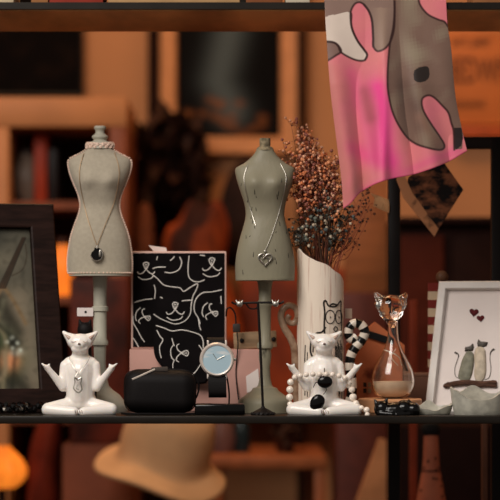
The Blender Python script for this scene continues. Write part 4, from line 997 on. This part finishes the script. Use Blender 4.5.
# poster
Y = YW - .012
t = T('wall_poster', 'orange poster with rows of dark blurred lettering right of the scarf', 'poster', 500, Y, Z(126, Y)); k = t.k
t.part('panel', B().box((t.x(505), 0, t.z(31) / 2), (118 * k, .02, t.z(31)), .001), mat('orange_poster', (190, 104, 48), .6, var=.12, vscale=9))
def text(t, s, px0, py, size, m, yy, name='lettering', sx=1):
    cu = bpy.data.curves.new('tx', 'FONT'); cu.body = s; cu.size = size * t.k; cu.extrude = .0008
    o = bpy.data.objects.new('tx', cu); COL.objects.link(o); dg = bpy.context.evaluated_depsgraph_get(); dg.update()
    me = bpy.data.meshes.new_from_object(o.evaluated_get(dg)); bpy.data.objects.remove(o)
    me.transform(Matrix.Diagonal((sx, 1, 1, 1))); me.transform(Matrix.Translation((t.x(px0), yy, t.z(py))) @ Matrix.Rotation(PI / 2, 4, 'X')); me.materials.clear()
    return t.part(name, me, m)
Mdk = mat('dark_lettering', (58, 26, 14), .6)
text(t, 'art per', 451, 46, 14, Mdk, -.011); text(t, 'IEDWN', 450, 83, 36, Mdk, -.011, sx=.5); text(t, 'iiiniiniiii', 452, 108, 11, Mdk, -.011)
flatbox('wooden_rail', 'reddish orange rail on the wall below the orange poster', 'rail', 450, 127, 560, 137, YW - .04, .04, mat('red_orange_wood', (176, 76, 30), .5))

# ---------------- below the shelf
Yb = 1.0
t = T('sun_hat', 'large beige fabric hat below the shelf under the black case', 'hat', 160, .9, Z(474, .9)); k = t.k
b = B().lathe([(r * k, zz * k) for r, zz in smooth_tab([(65, -2), (66, 2), (56, 9), (47, 16), (46, 40), (42, 62), (30, 78), (12, 86), (.1, 87)])], seg=48)
me = b.mesh('hat')
for v in me.vertices:
    a = math.atan2(v.co.y, v.co.x); v.co.z += .006 * math.sin(3 * a + 1) * min(1, v.co.xy.length / .06)
o = t.part('crown_and_brim', me, mat('beige_canvas', (214, 166, 120), .85, var=.12, vscale=12, bump=.3, bscale=80)); o.rotation_euler = (math.radians(14), math.radians(13), 0)
t.part('hat_stand', B().lathe([(.05, -1 - t.z0), (.05, -.98 - t.z0), (.012, -.97 - t.z0), (.012, .03), (.03, .04)], seg=20), M_darkwood)
Mlt = mat('light_brown_table', (150, 84, 48), .5, var=.15)
t = T('side_table', 'brown side table below the shelf with a small vase and dried stalks on it', 'table', 268, 1.15, -1.0); k = t.k
t.part('top', B().box((0, .12, t.z(461)), (116 * k, .34, 13 * k), .004), Mlt)
for px_ in (217, 319):
    for dy in (-.03, .26): t.part('leg', B().box((t.x(px_), dy, t.z(467) / 2), (12 * k, .03, t.z(467)), .003), Mlt)
ztb = Z(454.6, 1.15)
t = T('dark_bottle', 'dark teal bottle on the side table below the shelf', 'bottle', 242, 1.2, ztb); hh = .06
t.part('body', B().lathe([(.010, 0), (.012, .004), (.012, .04), (.006, .05), (.005, .062), (.006, .064)], seg=20), mat('dark_teal_glass', (30, 40, 42), .2)); t.part('cap', B().lathe([(.0065, .064), (.0065, .072), (.006, .073)], seg=16), M_blackmat)
t = T('small_jug', 'grey-mauve jug on the side table beside the dark teal bottle', 'jug', 222, 1.2, ztb); t.part('body', B().lathe([(.016, 0), (.022, .02), (.018, .04), (.013, .05), (.015, .06)], seg=20), mat('mauve_clay', (104, 70, 62), .5)); t.part('handle', B().tube(catmull([(.014, 0, .052), (.028, 0, .045), (.028, 0, .025), (.02, 0, .018)], 5), .0025, 6), mat('mauve_clay', (0, 0, 0)))
leafy('potted_plant', 'small dark plant in a pot on the side table below the shelf', 285, 1.22, ztb, 287, 436, 17, 12, 70, .012, [mat('dark_leaves', (0, 0, 0))], 8, mat('brown_pot', (0, 0, 0)), .016, .018)
# orange glowing lamp at lower left
t = T('lantern', 'glowing amber ribbed lantern below the shelf at the dark frame side', 'lantern', 2, 1.0, Z(488, 1.0)); k = t.k
R = []
for i in range(13):
    f_ = i / 12; r_ = (8 + 19 * math.sin(PI * min(1, f_ * 1.0 + .05)) ** .8 * (1 - .35 * f_)) * k
    R.append([(r_ * (1 + .06 * math.cos(12 * a)) * math.cos(a), r_ * (1 + .06 * math.cos(12 * a)) * math.sin(a), f_ * 42 * k) for a in [2 * PI * j / 48 for j in range(48)]])
t.part('shade', B().rings(R), mat('amber_glow', (236, 124, 38), .5, emis=.75, var=.25, vscale=25)); t.part('base', B().lathe([(.02, -1 - t.z0), (.02, -.99 - t.z0), (.006, -.98 - t.z0), (.006, .003)], seg=16), M_darkwood)
cloth_thing('draped_cloth', 'dark red draped cloth below the shelf near the amber lantern', 'cloth', [(26, 520), (30, 450), (44, 415), (62, 405), (60, 470), (58, 520)], 1.05, .1, mat('dark_red_cloth', (110, 36, 18), .85, var=.4, vscale=14))
t = T('wooden_tray', 'pale leaning board below the shelf left of the rack post', 'board', 372, .8, -1.0); k = t.k
t.part('board', B().prism([(t.x(352), 0), (t.x(386), 0), (t.x(386), t.z(440)), (t.x(379), t.z(438)), (t.x(356), t.z(500))], -.01, .01), mat('pale_board', (196, 130, 84), .6)); 
# doll with hearts
yD = .42
t = T('cloth_doll', 'slender pink cloth doll printed with tiny dark hearts below the shelf', 'doll', 431, yD, -1.0); k = t.k
zz = lambda p: t.z(p)
prf = [(7, 436), (7.5, 445), (8, 460), (9, 470), (12, 485), (16, 510), (22, 560), (26, 640)]
b = B().lathe([(r * k, zz(p)) for r, p in prf[::-1]] + [(2 * k, zz(433))], seg=28)
r = random.Random(6)
for i in range(34):
    p = r.uniform(458, 560); a = r.uniform(-PI, 0); rr = np.interp(p, [q_[1] for q_ in prf], [q_[0] for q_ in prf]) * k
    b.ball((rr * math.cos(a), rr * math.sin(a), zz(p)), (.0016, .0012, .0018), mi=1, seg=8)
b.lathe([(9.4 * k, zz(471.5)), (9.6 * k, zz(470.8)), (9.2 * k, zz(470))], seg=28, mi=1)
t.part('body', b, [mat('dull_pink_cloth', (176, 104, 78), .8), mat('tiny_heart_print', (50, 22, 20), .7)])
t.part('head', B().ball((0, 0, zz(429)), (10 * k, .009, 9 * k)), mat('dark_yarn', (26, 26, 26), .9)); t.part('stand', B().lathe([(.04, 0), (.04, .02), (.008, .03), (.008, zz(640) + .002)], seg=20), M_darkwood)
flatbox('upright_batten', 'thin pale upright batten below the shelf near the far rack post', 'batten', 482, 300, 487.5, 700, .3, .01, mat('dull_slat', (110, 74, 56), .6), z0=-1, bev=.001)
flatbox('upright_batten', 'dull red upright batten below the shelf beside the cloth doll', 'batten', 410, 300, 417, 700, .5, .015, mat('dull_red_slat', (130, 50, 24), .6), z0=-1, bev=.001)
flatbox('low_cabinet', 'black low cabinet below the shelf behind the cloth doll', 'cabinet', 400, 426, 530, 640, .7, .25, mat('black_low_wood', (30, 15, 12), .7, spec=.05), z0=-1)

# ================================================================== LIGHT
def area(name, loc, target, size, power, col, sy=None):
    l = bpy.data.lights.new(name, 'AREA'); l.size = size; l.energy = power; l.color = col
    if sy: l.shape = 'RECTANGLE'; l.size_y = sy
    o = bpy.data.objects.new(name, l); COL.objects.link(o); o.location = loc
    o.rotation_euler = (Vector(target) - Vector(loc)).to_track_quat('-Z', 'Y').to_euler(); return o
area('daylight', (-.55, -1.25, 1.35), (.25, .1, .1), 1.1, 37, (1, .935, .87))
area('ceiling_lamp', (.0, .95, 1.48), (.1, 1.2, -1), .8, 14, (1, .60, .30))
area('ceiling_lamp', (.9, .75, 1.48), (.8, 1.2, -1), .6, 8, (1, .60, .30))
w_ = bpy.data.worlds.new('sky'); sc.world = w_; w_.use_nodes = True
bg = w_.node_tree.nodes['Background']; bg.inputs[0].default_value = (1, .93, .86, 1); bg.inputs[1].default_value = .20

# ================================================================== CAMERA
cam = bpy.data.cameras.new('camera'); co = bpy.data.objects.new('camera', cam); COL.objects.link(co)
co.location = (CX, -D0, CZ); co.rotation_euler = (PI / 2, 0, 0)
cam.sensor_width = 36; cam.lens = 36 * D0 / .5; cam.shift_y = (HOR - 250) / 500
cam.dof.use_dof = True; cam.dof.focus_distance = D0 + .045; cam.dof.aperture_fstop = cam.lens / 30
cam.clip_end = 50
sc.camera = co
sc.view_settings.view_transform = 'Standard'; sc.view_settings.look = 'None'; sc.view_settings.gamma = 1; sc.view_settings.exposure = 0
